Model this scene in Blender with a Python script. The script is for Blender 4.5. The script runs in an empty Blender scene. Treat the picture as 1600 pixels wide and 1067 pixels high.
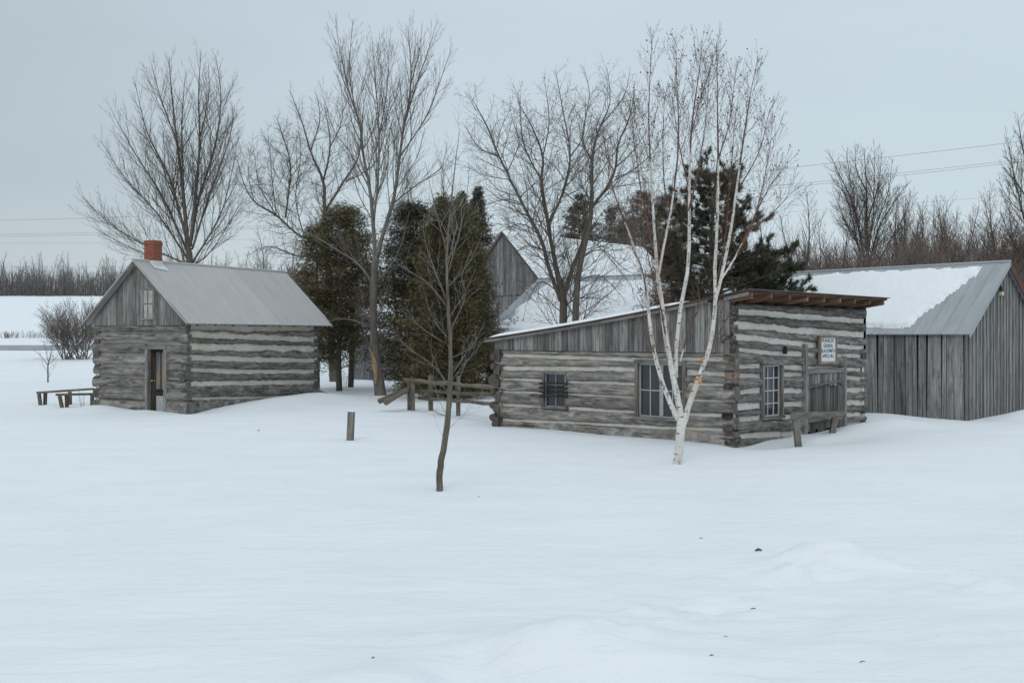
import bpy, math, random, time
from mathutils import Vector, Matrix, noise
T0 = time.time()
F, HY, EYE = 1580.0, 525.0, 2.4
sc = bpy.context.scene
COL = sc.collection
U = random.uniform

# ------------------------------------------------------------------ helpers
def P(px, py, D):
    return Vector(((px - 800) / F * D, D, EYE + (HY - py) / F * D))

def tagit(o, label=None, cat=None, group=None, kind=None):
    if label: o['label'] = label
    if cat: o['category'] = cat
    if group: o['group'] = group
    if kind: o['kind'] = kind
    return o

def empty(name, loc, rz=0, **k):
    o = bpy.data.objects.new(name, None)
    COL.objects.link(o)
    o.location = loc
    o.rotation_euler = (0, 0, rz)
    o.empty_display_size = .2
    return tagit(o, **k)

Z4 = [(0, 0)] * 4
class MB:
    def __init__(s):
        s.V = []; s.F = []; s.UV = []; s.T = []
    def face(s, idx, uv=None, tone=.5):
        s.F.append(tuple(idx)); s.T.append(tone)
        s.UV.append(uv if uv else [(0, 0)] * len(idx))
    def box(s, o, a, b, c, tone=.5, grain=0, skew=None):
        """corner o, edge vectors a,b,c; grain = index of the edge the wood grain follows"""
        o = Vector(o); a = Vector(a); b = Vector(b); c = Vector(c)
        if a.cross(b).dot(c) < 0:
            a, b = b, a
            if grain == 0: grain = 1
            elif grain == 1: grain = 0
        i = len(s.V)
        for k in range(8):
            s.V.append(tuple(o + (a if k & 1 else Vector()) + (b if k & 2 else Vector()) + (c if k & 4 else Vector())))
        L = [a.length, b.length, c.length]
        r1, r2 = U(0, 50), U(0, 50)
        for q, ax in (((0, 2, 3, 1), 2), ((4, 5, 7, 6), 2), ((0, 1, 5, 4), 1), ((2, 6, 7, 3), 1), ((0, 4, 6, 2), 0), ((1, 3, 7, 5), 0)):
            oth = [k for k in (0, 1, 2) if k != ax]
            ga = grain if grain in oth else oth[0]
            gb = [k for k in oth if k != ga][0]
            uv = [(((v >> ga) & 1) * L[ga] + r1, ((v >> gb) & 1) * L[gb] + r2) for v in q]
            s.face([i + v for v in q], uv, tone)
    def beam(s, p, q, w, h, tone=.5, up=(0, 0, 1)):
        """box from p to q, centred section w (sideways) x h (along up)"""
        p = Vector(p); q = Vector(q); d = q - p
        sd = d.cross(Vector(up))
        if sd.length < 1e-5: sd = d.cross(Vector((1, 0, 0)))
        sd.normalize(); upv = sd.cross(d).normalized()
        s.box(p - sd * w / 2 - upv * h / 2, d, sd * w, upv * h, tone, 0)
    def tube(s, pts, rad, k=4, tone=.5, cap=False, rough=0):
        n = len(pts); i0 = len(s.V)
        V = s.V
        if k == 3 and not cap:
            e = pts[-1] - pts[0]
            a = e.cross(Vector((.31, .95, .05))); a.normalize(); b = e.cross(a); b.normalize()
            c1 = a * -.5 + b * .866; c2 = a * -.5 - b * .866
            for p, r in zip(pts, rad): V.append(p + a * r); V.append(p + c1 * r); V.append(p + c2 * r)
            for i in range(i0, i0 + (n - 1) * 3, 3):
                s.F += [(i, i + 1, i + 4, i + 3), (i + 1, i + 2, i + 5, i + 4), (i + 2, i, i + 3, i + 5)]
            m3 = (n - 1) * 3
            s.UV += [Z4] * m3; s.T += [tone] * m3
            return
        cs = [(math.cos(2 * math.pi * j / k), math.sin(2 * math.pi * j / k)) for j in range(k)]
        v = 0; vs = []
        for i in range(n):
            p = pts[i]
            if i == 0: d = pts[1] - p
            elif i == n - 1: d = p - pts[i - 1]
            else: d = pts[i + 1] - pts[i - 1]
            if i: v += (p - pts[i - 1]).length
            vs.append(v)
            a = d.cross(Vector((.31, .95, .05)))
            if a.length < 1e-6: a = Vector((1, 0, 0))
            a.normalize(); b = d.cross(a); b.normalize()
            r = rad[i]
            for c, sn in cs:
                rr = r * (1 + rough * noise.noise((p + a * c * r * 3 + b * sn * r * 3) * 3)) if rough else r
                V.append((p.x + (a.x * c + b.x * sn) * rr, p.y + (a.y * c + b.y * sn) * rr, p.z + (a.z * c + b.z * sn) * rr))
        for i in range(n - 1):
            for j in range(k):
                j2 = (j + 1) % k
                s.F.append((i0 + i * k + j, i0 + i * k + j2, i0 + (i + 1) * k + j2, i0 + (i + 1) * k + j))
                s.UV.append([(vs[i], j / k), (vs[i], (j + 1) / k), (vs[i + 1], (j + 1) / k), (vs[i + 1], j / k)])
                s.T.append(tone)
        if cap:
            s.face([i0 + j for j in range(k)][::-1], None, tone)
            s.face([i0 + (n - 1) * k + j for j in range(k)], None, tone)
    def build(s, name, mat, parent=None, smooth=False, **k):
        me = bpy.data.meshes.new(name)
        me.from_pydata(s.V, [], s.F)
        uvl = me.uv_layers.new(name='UVMap')
        fl = [c for f in s.UV for uv in f for c in uv]
        uvl.data.foreach_set('uv', fl)
        at = me.attributes.new('tone', 'FLOAT', 'FACE')
        at.data.foreach_set('value', s.T)
        if smooth:
            me.polygons.foreach_set('use_smooth', [True] * len(me.polygons))
        me.materials.append(mat)
        me.update()
        o = bpy.data.objects.new(name, me)
        COL.objects.link(o)
        if parent: o.parent = parent
        return tagit(o, **k)

# ------------------------------------------------------------------ materials
class NT:
    def __init__(s, name):
        s.m = bpy.data.materials.new(name); s.m.use_nodes = True
        s.t = s.m.node_tree; s.n = s.t.nodes; s.l = s.t.links
        s.b = s.n['Principled BSDF']
    def new(s, ty, **k):
        nd = s.n.new(ty)
        for a, v in k.items(): setattr(nd, a, v)
        return nd
    def put(s, sock, v):
        if hasattr(v, 'is_output') or isinstance(v, bpy.types.NodeSocket): s.l.new(v, sock)
        else: sock.default_value = v
    def map(s, src, scale, loc=(0, 0, 0)):
        m = s.new('ShaderNodeMapping'); s.l.new(src, m.inputs[0])
        m.inputs['Scale'].default_value = scale; m.inputs['Location'].default_value = loc
        return m.outputs[0]
    def noise(s, vec, scale=1, detail=4, rough=.55, dist=0):
        m = s.new('ShaderNodeTexNoise'); s.l.new(vec, m.inputs['Vector'])
        m.inputs['Scale'].default_value = scale; m.inputs['Detail'].default_value = detail
        m.inputs['Roughness'].default_value = rough; m.inputs['Distortion'].default_value = dist
        return m.outputs['Fac']
    def ramp(s, fac, stops, interp='LINEAR'):
        r = s.new('ShaderNodeValToRGB'); s.l.new(fac, r.inputs[0]); r.color_ramp.interpolation = interp
        e = r.color_ramp.elements
        while len(e) < len(stops): e.new(.5)
        for i, (p, c) in enumerate(stops):
            e[i].position = p; e[i].color = (c if isinstance(c, tuple) else (c, c, c)) + (1,)
        return r.outputs[0]
    def mix(s, fac, a, b, mode='MIX'):
        m = s.new('ShaderNodeMix', data_type='RGBA', blend_type=mode)
        s.put(m.inputs[0], fac)
        s.put(m.inputs[6], a if not isinstance(a, tuple) else a + (1,))
        s.put(m.inputs[7], b if not isinstance(b, tuple) else b + (1,))
        return m.outputs[2]
    def math(s, op, a, b=0, c=0):
        m = s.new('ShaderNodeMath', operation=op)
        s.put(m.inputs[0], a); s.put(m.inputs[1], b); s.put(m.inputs[2], c)
        return m.outputs[0]
    def tone(s):
        a = s.new('ShaderNodeAttribute'); a.attribute_name = 'tone'
        return a.outputs['Fac']
    def coord(s, which='Object'):
        return s.new('ShaderNodeTexCoord').outputs[which]
    def bump(s, h, strength=.5, dist=.01):
        b = s.new('ShaderNodeBump'); s.l.new(h, b.inputs['Height'])
        b.inputs['Strength'].default_value = strength; b.inputs['Distance'].default_value = dist
        s.l.new(b.outputs[0], s.b.inputs['Normal'])
    def out(s, col, rough=.9, spec=.2):
        s.put(s.b.inputs['Base Color'], col if not isinstance(col, tuple) else col + (1,))
        s.put(s.b.inputs['Roughness'], rough)
        s.b.inputs['Specular IOR Level'].default_value = spec
        return s.m

def wood(name, dark, mid, light, *a, **k):
    f = lambda c: (c[0] * 1.03, c[1] * .99, c[2] * .96)
    return wood_(name, f(dark), f(mid), f(light), *a, **k)
def wood_(name, dark, mid, light, su=1.1, sv=20, stain=(.2, .14, .09), stain_amt=.25, tonek=.9, crack=.8):
    m = NT(name); uv = m.coord('UV')
    g = m.noise(m.map(uv, (su, sv, 1)), 1, 9, .72, .6)
    col = m.ramp(g, [(.36, dark), (.5, mid), (.64, light)])
    big = m.noise(m.map(uv, (.7, 3.5, 1), (3, 9, 0)), 1, 5, .65)
    col = m.mix(m.ramp(big, [(.45, 0.0), (.70, .65)]), col, light)
    col = m.mix(m.ramp(m.noise(m.map(uv, (1.6, 5, 1), (23, 1, 0)), 1, 5, .65), [(.52, 0.0), (.66, .6)]), col, dark)
    st = m.noise(m.map(uv, (.9, 3.3, 1), (13, 2, 0)), 1, 5, .65)
    col = m.mix(m.math('MULTIPLY', m.ramp(st, [(.52, 0.), (.72, 1.)]), stain_amt), col, stain)
    cr = m.noise(m.map(uv, (.8, 34, 1), (7, 5, 0)), 1, 3, .5, .4)
    cm = m.ramp(cr, [(.32, 1.), (.40, 0.)])
    col = m.mix(m.math('MULTIPLY', cm, crack), col, tuple(c * .25 for c in dark))
    kn = m.new('ShaderNodeTexVoronoi'); m.l.new(m.map(uv, (1.3, 4.5, 1)), kn.inputs['Vector']); kn.inputs['Scale'].default_value = 1
    col = m.mix(m.math('MULTIPLY', m.ramp(kn.outputs['Distance'], [(.05, 1.), (.11, 0.)]), .6), col, tuple(c * .4 for c in dark))
    t = m.tone()
    k = m.math('ADD', m.math('MULTIPLY', t, tonek), 1 - tonek / 2)
    cc = m.new('ShaderNodeCombineColor'); [m.l.new(k, cc.inputs[i]) for i in range(3)]
    col = m.mix(1.0, col, cc.outputs[0], 'MULTIPLY')
    m.bump(m.math('ADD', g, m.math('MULTIPLY', cm, -.8)), .7, .012)
    return m.out(col, .92, .15)

M = {}
M['log'] = wood('weathered_logs', (.05, .049, .047), (.13, .127, .122), (.28, .27, .255), 2.6, 8.5, tonek=1.0)
M['log2'] = wood('weathered_logs_pale', (.065, .063, .060), (.17, .166, .158), (.34, .33, .31), 2.4, 9, tonek=1.1)
M['endlog'] = wood('log_ends', (.03, .027, .024), (.10, .088, .077), (.24, .22, .195), 6, 12, (.15, .085, .055), .6, 1.3)
M['board'] = wood('weathered_boards', (.075, .073, .072), (.17, .167, .164), (.27, .265, .26), .8, 14, tonek=1.15)
M['board2'] = wood('barn_boards', (.085, .087, .09), (.185, .188, .192), (.31, .312, .315), .7, 20, (.10, .085, .07), .3, 1.0)
M['brownboard'] = wood('brown_rafters', (.06, .035, .024), (.15, .088, .058), (.24, .17, .125), 1, 16, (.25, .2, .16), .4)
M['post'] = wood('post_wood', (.07, .068, .063), (.16, .155, .145), (.27, .26, .24), 1.1, 22)
M['rail'] = wood('rail_wood', (.05, .043, .034), (.13, .115, .092), (.23, .21, .175), 1.1, 22)
M['tanwood'] = wood('tan_frame', (.14, .115, .085), (.24, .20, .15), (.33, .28, .22), 2, 30)
M['darkwood'] = wood('dark_door_wood', (.015, .012, .01), (.035, .028, .022), (.06, .05, .04), 1, 20)

def chink(name, a, b, yel):
    m = NT(name); o = m.coord('Object')
    n = m.noise(m.map(o, (1.2, 1.2, 2)), 1, 6, .6)
    n2 = m.noise(m.map(o, (.6, .6, .9), (4, 4, 4)), 1, 3, .5)
    n3 = m.noise(o, 14, 5, .6)
    col = m.mix(m.ramp(n, [(.3, 0.), (.7, 1.)]), a, b)
    col = m.mix(m.math('MULTIPLY', m.ramp(n2, [(.5, 0.), (.66, 1.)]), .55), col, yel)
    col = m.mix(m.math('MULTIPLY', m.ramp(n3, [(.56, 0.), (.68, 1.)]), .45), col, (.2, .19, .17))
    m.bump(n3, .8, .02)
    return m.out(col, .95, .1)
M['chink'] = chink('lime_chinking', (.66, .62, .555), (.50, .47, .42), (.57, .52, .38))
M['chinkw'] = chink('white_chinking', (.70, .66, .61), (.53, .50, .465), (.58, .54, .47))
M['chinkg'] = chink('grey_chinking', (.31, .295, .265), (.19, .183, .17), (.30, .275, .21))

def snow_mat():
    m = NT('snow'); o = m.coord('Object')
    n = m.noise(m.map(o, (.5, 1.1, 1)), 1, 4, .5)
    f = m.noise(m.map(o, (7, 16, 8)), 1, 6, .65)
    rp = m.noise(m.map(o, (1.6, 6.5, 2)), 1, 5, .6, .8)
    g = m.noise(o, 160, 2, .6)
    col = m.mix(m.ramp(n, [(.3, 0.), (.7, 1.)]), (.77, .79, .805), (.82, .835, .845))
    sp = m.noise(o, 34, 2, .6)
    col = m.mix(m.ramp(sp, [(.765, 0.), (.79, .45)]), col, (.42, .38, .32))
    h = m.math('ADD', m.math('MULTIPLY', f, .35), m.math('ADD', m.math('MULTIPLY', g, .10), m.math('MULTIPLY', rp, 1.1)))
    m.bump(h, .8, .035)
    m.b.inputs['Subsurface Weight'].default_value = 0
    return m.out(col, .7, .25)
M['snow'] = snow_mat()

def plain(name, col, rough=.7, spec=.3, var=.25, sc_=8, metal=0):
    m = NT(name); o = m.coord('Object')
    n = m.noise(o, sc_, 5, .6)
    c = m.mix(m.ramp(n, [(.3, 0.), (.7, 1.)]), tuple(x * (1 - var) for x in col), tuple(min(1, x * (1 + var)) for x in col))
    m.b.inputs['Metallic'].default_value = metal
    m.bump(n, .2, .005)
    return m.out(c, rough, spec)
M['dark'] = plain('dark_gap', (.02, .019, .018), .95, .05)
M['glass'] = plain('dark_window_glass', (.030, .031, .036), .12, .5, .4, 3)
M['glass'].node_tree.nodes['Principled BSDF'].inputs['Specular IOR Level'].default_value = .5
M['curtain'] = plain('pale_curtain_pane', (.36, .34, .30), .4, .5, .25, 5)
M['sash'] = plain('grey_sash_paint', (.34, .35, .36), .7, .3, .2, 20)
M['sashw'] = plain('white_sash_paint', (.5, .5, .49), .7, .3, .2, 20)
M['iron'] = plain('rusty_iron', (.03, .023, .022), .8, .3, .4, 40)
M['brass'] = plain('brass', (.6, .42, .12), .35, .5, .1, 20, .7)
M['paint'] = plain('sign_white', (.64, .66, .67), .6, .3, .08, 12)
M['ink'] = plain('sign_ink', (.06, .065, .08), .8, .2, .2, 30)
M['flash'] = plain('tin_flashing', (.62, .63, .64), .5, .4, .12, 6)
M['road'] = plain('ploughed_road', (.30, .31, .32), .9, .2, .25, .6)
M['redtrim'] = plain('rusty_brown_trim', (.11, .05, .038), .8, .2, .3, 6)
M['lampcase'] = plain('lamp_case', (.05, .05, .045), .6, .3)
M['lampglass'] = plain('lamp_glass', (.55, .53, .32), .3, .5, .1)
M['peel'] = plain('orange_bark', (.55, .24, .10), .8, .2, .3, 20)
M['barewood'] = plain('bare_split_wood', (.40, .27, .17), .9, .15, .35, 7)
M['wire'] = plain('cable', (.16, .17, .18), .8, .2, .1)
M['twigm'] = plain('dead_twig', (.10, .08, .06), .9, .1, .3, 30)
M['straw'] = plain('dry_weed', (.20, .155, .11), .95, .1, .3, 30)

def roof_mat(name, a, b, rust):
    m = NT(name); uv = m.coord('UV')
    n = m.noise(m.map(uv, (.5, 3.0, 1)), 1, 5, .6)
    n2 = m.noise(m.map(uv, (6, 9, 1)), 1, 4, .6)
    n3 = m.noise(m.map(uv, (1.2, 1.7, 1), (5, 1, 0)), 1, 6, .7)
    col = m.mix(m.ramp(n, [(.3, 0.), (.7, 1.)]), a, b)
    col = m.mix(m.math('MULTIPLY', m.ramp(n3, [(.5, 0.), (.75, 1.)]), .35), col, rust)
    col = m.mix(m.math('MULTIPLY', m.ramp(n2, [(.55, 0.), (.75, 1.)]), .25), col, tuple(x * .6 for x in a))
    k = m.math('ADD', m.math('MULTIPLY', m.tone(), .08), .96)
    cc = m.new('ShaderNodeCombineColor'); [m.l.new(k, cc.inputs[i]) for i in range(3)]
    col = m.mix(1.0, col, cc.outputs[0], 'MULTIPLY')
    m.b.inputs['Metallic'].default_value = .15
    m.bump(n2, .2, .004)
    return m.out(col, .62, .35)
M['tin'] = roof_mat('dull_tin_roof', (.42, .405, .39), (.48, .465, .45), (.37, .34, .31))
M['steel'] = roof_mat('grey_steel_roof', (.31, .325, .335), (.40, .42, .43), (.26, .26, .26))
M['shingle'] = roof_mat('dark_roof_deck', (.10, .09, .085), (.15, .135, .125), (.12, .07, .05))

def brick():
    m = NT('red_brick'); o = m.coord('UV')
    b = m.new('ShaderNodeTexBrick'); m.l.new(o, b.inputs['Vector'])
    b.inputs['Scale'].default_value = 1; b.inputs['Brick Width'].default_value = .22; b.inputs['Row Height'].default_value = .072
    b.inputs['Mortar Size'].default_value = .008; b.inputs['Color1'].default_value = (.33, .10, .062, 1)
    b.inputs['Color2'].default_value = (.23, .068, .045, 1); b.inputs['Mortar'].default_value = (.20, .13, .11, 1)
    n = m.noise(m.coord('Object'), 9, 5, .6)
    col = m.mix(m.ramp(n, [(.4, 0.), (.75, .35)]), b.outputs[0], (.14, .06, .05))
    m.bump(b.outputs['Fac'], .5, -.006)
    return m.out(col, .9, .2)
M['brick'] = brick()

def bark(name, a, b, sc_=(1, 4, 1), moss=None):
    m = NT(name); o = m.coord('Object')
    n = m.noise(m.map(o, (14, 14, 3)), 1, 5, .65)
    n2 = m.noise(m.map(o, (1, 1, .6)), 1, 4, .6)
    col = m.mix(m.ramp(n, [(.35, 0.), (.65, 1.)]), a, b)
    col = m.mix(m.ramp(n2, [(.35, 0.), (.7, .5)]), col, tuple(x * 1.25 for x in b))
    k = m.math('ADD', m.math('MULTIPLY', m.tone(), .6), .7)
    cc = m.new('ShaderNodeCombineColor'); [m.l.new(k, cc.inputs[i]) for i in range(3)]
    col = m.mix(1.0, col, cc.outputs[0], 'MULTIPLY')
    m.bump(n, .6, .02)
    return m.out(col, .95, .1)
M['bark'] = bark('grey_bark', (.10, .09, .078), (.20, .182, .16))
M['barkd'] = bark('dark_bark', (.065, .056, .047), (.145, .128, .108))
M['twig'] = bark('fine_twigs', (.115, .095, .083), (.19, .162, .143))
M['twigd'] = bark('dark_twigs', (.095, .078, .068), (.165, .14, .12))
M['twigr'] = bark('reddish_twigs', (.09, .052, .042), (.155, .095, .076))
M['twigb'] = bark('brown_brush', (.115, .088, .077), (.19, .155, .138))
M['twigg'] = bark('grey_twigs', (.16, .15, .138), (.30, .285, .262))
M['twigfar'] = bark('far_twigs', (.135, .122, .117), (.205, .188, .18))  # tones lifted to stand in for distance haze; no haze volume
M['sapbark'] = bark('sapling_bark', (.06, .05, .038), (.17, .15, .12))

def birch():
    m = NT('birch_bark'); uv = m.coord('UV'); o = m.coord('Object')
    n = m.noise(m.map(uv, (26, 2.2, 1)), 1, 4, .6, .5)
    dash = m.ramp(n, [(.575, 0.), (.62, 1.)])
    n2 = m.noise(m.map(o, (5, 5, 2.2)), 1, 4, .6)
    sc2 = m.ramp(n2, [(.60, 0.), (.65, 1.)])
    base = m.mix(m.ramp(m.noise(o, 3, 4, .6), [(.3, 0.), (.7, 1.)]), (.58, .55, .50), (.72, .70, .66))
    pk = m.ramp(m.noise(m.map(o, (1.5, 1.5, .8), (3, 3, 3)), 1, 3, .5), [(.5, 0.), (.7, .7)])
    base = m.mix(pk, base, (.50, .38, .30))
    col = m.mix(m.math('MULTIPLY', dash, .85), base, (.05, .045, .04))
    col = m.mix(m.math('MULTIPLY', sc2, .8), col, (.07, .06, .055))
    m.bump(n, .4, .01)
    return m.out(col, .8, .2)
M['birch'] = birch()

def foliage(name, a, b, c):
    m = NT(name)
    t = m.tone()
    col = m.ramp(t, [(0., a), (.55, b), (1., c)])
    m.b.inputs['Transmission Weight'].default_value = 0
    return m.out(col, .85, .12)
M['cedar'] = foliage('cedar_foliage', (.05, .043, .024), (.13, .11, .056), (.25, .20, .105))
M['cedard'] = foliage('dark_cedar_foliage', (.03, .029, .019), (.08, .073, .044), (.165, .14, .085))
M['pine'] = foliage('pine_needles', (.034, .036, .025), (.082, .082, .055), (.16, .15, .102))
M['bronze'] = foliage('bronze_foliage', (.06, .038, .026), (.135, .085, .058), (.22, .15, .105))
M['leaf'] = foliage('withered_leaf', (.05, .035, .028), (.09, .062, .045), (.15, .11, .08))

# ------------------------------------------------------------------ ground
def sstep(a, b, x):
    t = max(0., min(1., (x - a) / (b - a))); return t * t * (3 - 2 * t)
def gz(px, py, D=None):
    pass
BUMPS = []   # x, y, rx, ry, h
def bump_px(px, py, rx, ry, h):
    D = F * EYE / (py - HY); BUMPS.append(((px - 800) / F * D, D, rx, ry, h))
# lumpy bank in the right foreground, hollow and mound at the bottom edge
bump_px(1290, 880, .50, .34, .24); bump_px(1240, 903, .18, .16, .12); bump_px(1215, 915, .2, .12, -.05); bump_px(1370, 872, .35, .25, .06); bump_px(1300, 905, .3, .12, -.09)
bump_px(1100, 950, .30, .16, -.10); bump_px(1060, 985, .4, .22, .05); bump_px(1520, 915, .22, .10, -.12); bump_px(1580, 930, .5, .3, .07)
bump_px(900, 1030, .8, .6, .24); bump_px(735, 1070, .30, .4, -.18); bump_px(620, 1080, .7, .4, .1); bump_px(1200, 1040, .9, .5, .07)
bump_px(1420, 990, .8, .6, .08); bump_px(960, 980, .25, .2, .03); bump_px(1550, 1050, .9, .7, .12)
bump_px(200, 900, 2.5, 1.6, .05); bump_px(400, 1040, 1.4, 1.0, .05)
for _p in ((1060, 724, .22, .16), (687, 766, .16, .12), (547, 690, .22, .2)):
    bump_px(_p[0], _p[1], _p[2], _p[3], -.045)
for _p in ((1340, 890, .16, .10, .08), (1265, 868, .14, .08, .07), (1395, 893, .13, .09, .06), (1225, 893, .1, .07, .06), (1115, 935, .2, .06, .06), (1500, 905, .16, .06, .07), (1540, 925, .14, .07, .06), (1000, 960, .18, .08, .04), (1180, 960, .2, .09, .05), (830, 985, .2, .1, .05), (680, 1010, .25, .1, .05), (1430, 930, .2, .09, .05), (760, 1040, .16, .12, -.07), (980, 1010, .2, .12, -.05)):
    bump_px(*_p)
DR = []   # drifts at the buildings in world x,y
def road_y(x): return 99.5 + .01 * (x + 46)
def ground(x, y):
    z = 0.0
    if y > 48: z += .95 * sstep(48, 95, y) + .55 * max(0, min(1, (y - 95) / 8.5))
    if y > 104:
        t = y - 104
        z += .071 * t * (.55 + .45 * sstep(0, 40, t)) if y < 265 else .071 * 161 + (y - 265) * .004
    rd = 1 - sstep(4.5, 9, abs(y - road_y(x)))
    far = min(1., 30. / max(y, 1.)) if y > 0 else 1
    n = .16 * noise.noise(Vector((x * .09, y * .11, 3.1))) + .05 * noise.noise(Vector((x * .35, y * .6, 7.7)))
    n2 = noise.noise(Vector((x * 1.1, y * 2.6, 1.7)))
    n += .012 * n2 + .010 * noise.noise(Vector((x * 3.1, y * 5.5, 9))) + (.004 * noise.noise(Vector((x * 9, y * 9, 9))) if 3 < y < 14 else 0)
    if 4 < y < 13 and x > -3:
        k = sstep(-2.5, 1.5, x) * (1 - sstep(9.5, 12.5, y))
        for (lx, ly, lr) in ((3.3, 10.7, .75), (4.6, 9.7, .4), (1.3, 8.9, .55), (.6, 7.7, .6), (3.8, 7.6, .6)):
            q = ((x - lx) ** 2 + (y - ly) ** 2) / lr ** 2
            if q < 5: n += math.exp(-q) * (.15 * abs(noise.noise(Vector((x * 3.4, y * 3.8, 61)))) + .035 * noise.noise(Vector((x * 8, y * 8, 2))))
        n += k * (.045 * abs(noise.noise(Vector((x * 1.3, y * 1.5, 21)))) + .03 * noise.noise(Vector((x * 2.4, y * 2.9, 5))) + .03 * max(0, noise.noise(Vector((x * .9 + 3, y * 1.2, 33)))))
    damp = 1.0
    if 18 < y < 48 and abs(x) < 20: damp = .45
    if 4 < y < 18: damp = .75
    z += n * damp * (1 - rd)
    for bx, by, rx, ry, h in BUMPS:
        dx = (x - bx) / rx; dy = (y - by) / ry
        q = dx * dx + dy * dy
        if q < 9:
            w = 1 + .35 * noise.noise(Vector((x * 2.2, y * 2.2, 40)))
            z += h * math.exp(-q * 1.1 * w)
    for bx, by, ax, ay, rx, ry, h in DR:
        ddx = x - bx; ddy = y - by
        uu = (ddx * ax + ddy * ay) / rx; vv = (-ddx * ay + ddy * ax) / ry
        q = uu * uu + vv * vv
        if q < 8: z += h * math.exp(-q)
    return z

def frame(ox, oy, ex, ey):
    l = math.hypot(ex, ey); return (ox, oy, ex / l, ey / l)
CAB = frame(-10.2, 31.6, .40, .916)
BLK = frame(4.79, 22.05, .696, .718)
RBN = frame(12.84, 28.7, .737, .676)
LBN = frame(-1.01, 42.0, .845, -.535)
TBN = frame(-4.2, 63.3, .746, -.666)
def l2w(fr, lx, ly):
    return (fr[0] + fr[2] * lx - fr[3] * ly, fr[1] + fr[3] * lx + fr[2] * ly)
def drift(fr, lx, ly, rx, ry, h):
    w = l2w(fr, lx, ly); DR.append((w[0], w[1], fr[2], fr[3], rx, ry, h))
drift(CAB, 4.5, -.6, 3.2, .9, .30); drift(CAB, 6.8, -.4, 1.5, .8, .12); drift(CAB, -.7, 2.9, .7, 1.0, .22); drift(CAB, -.5, 1.2, .5, .5, .08)
drift(CAB, .3, -.3, .8, .6, -.10)
drift(BLK, 5.6, -.5, 1.6, .6, .16); drift(BLK, 7.3, -.5, 1.2, .8, .14); drift(BLK, .5, -.4, .8, .5, -.12); drift(BLK, 2.4, -.5, 1.1, .35, .13); drift(BLK, 3.2, -1.1, 1.6, .6, -.10)
drift(BLK, 9, .8, 1.6, 1.0, .08)
drift(BLK, -.8, 4, .6, 3, .05)
drift(RBN, 2.8, -.8, 1.8, .6, .24); drift(RBN, .4, -.5, .8, .5, -.05); drift(RBN, -.8, 3, .6, 3, .10)

def build_ground():
    xs = [0.]
    x = 0.
    while x < 900:
        st = .09 if x < 7 else (.14 if x < 18 else .14 + (x - 18) * .07)
        x += st; xs.append(x)
    xs = [-v for v in xs[:0:-1]] + xs
    ys = []
    y = -60.
    while y < 1500:
        if y < 3: st = 6 if y < -6 else 1.
        elif y < 13: st = .07
        elif y < 48: st = .07 + (y - 13) * .006
        else: st = .3 + (y - 48) * .03
        ys.append(y); y += st
    m = MB(); nx = len(xs)
    for yy in ys:
        for xx in xs: m.V.append((xx, yy, ground(xx, yy)))
    for j in range(len(ys) - 1):
        for i in range(nx - 1):
            a = j * nx + i
            m.F.append((a, a + 1, a + nx + 1, a + nx))
    m.UV = [[(0, 0)] * 4] * len(m.F); m.T = [.5] * len(m.F)
    m.build('snow_ground', M['snow'], smooth=True, kind='structure')
build_ground()
m = MB()
xs = [-160 + 4 * i for i in range(96)]
for x in xs:
    for k in range(5):
        y = road_y(x) - 3.2 + 1.6 * k
        m.V.append((x, y, ground(x, y) + .03))
for i in range(len(xs) - 1):
    for k in range(4):
        a = i * 5 + k; m.face((a, a + 5, a + 6, a + 1))
m.build('road', M['road'], smooth=True, kind='structure')
print('ground', time.time() - T0)

# ------------------------------------------------------------------ building kit
def sub(fr, face, px, py):
    """pixel -> (t along wall, z) on wall A (local x axis) or B (local y axis)"""
    rx = (px - 800) / F
    ex, ey = (fr[2], fr[3]) if face == 'A' else (-fr[3], fr[2])
    # s*rx = ox + t*ex ; s = oy + t*ey
    t = (fr[0] - rx * fr[1]) / (rx * ey - ex)
    s = fr[1] + t * ey
    return t, EYE + (HY - py) / F * s
class Wall:
    """maps (t, out, z) to local xyz. A: y=-out  B: x=-out ; C/D the opposite faces"""
    def __init__(s, face, W=0, L=0):
        s.f = face; s.W = W; s.L = L
    def __call__(s, t, o, z):
        if s.f == 'A': return Vector((t, -o, z))
        if s.f == 'B': return Vector((-o, t, z))
        if s.f == 'C': return Vector((t, s.L + o, z))      # opposite A
        return Vector((s.W + o, t, z))                      # 'D' opposite B

def wbox(mb, w, t0, t1, o0, o1, z0, z1, tone=.5, grain=0):
    p = w(t0, o0, z0)
    mb.box(p, w(t1, o0, z0) - p, w(t0, o1, z0) - p, w(t0, o0, z1) - p, tone, grain)

def interp(tab, t):
    if t <= tab[0][0]: return tab[0][1]
    for (a, za), (b, zb) in zip(tab, tab[1:]):
        if t <= b: return za + (zb - za) * (t - a) / (b - a)
    return tab[-1][1]

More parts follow.
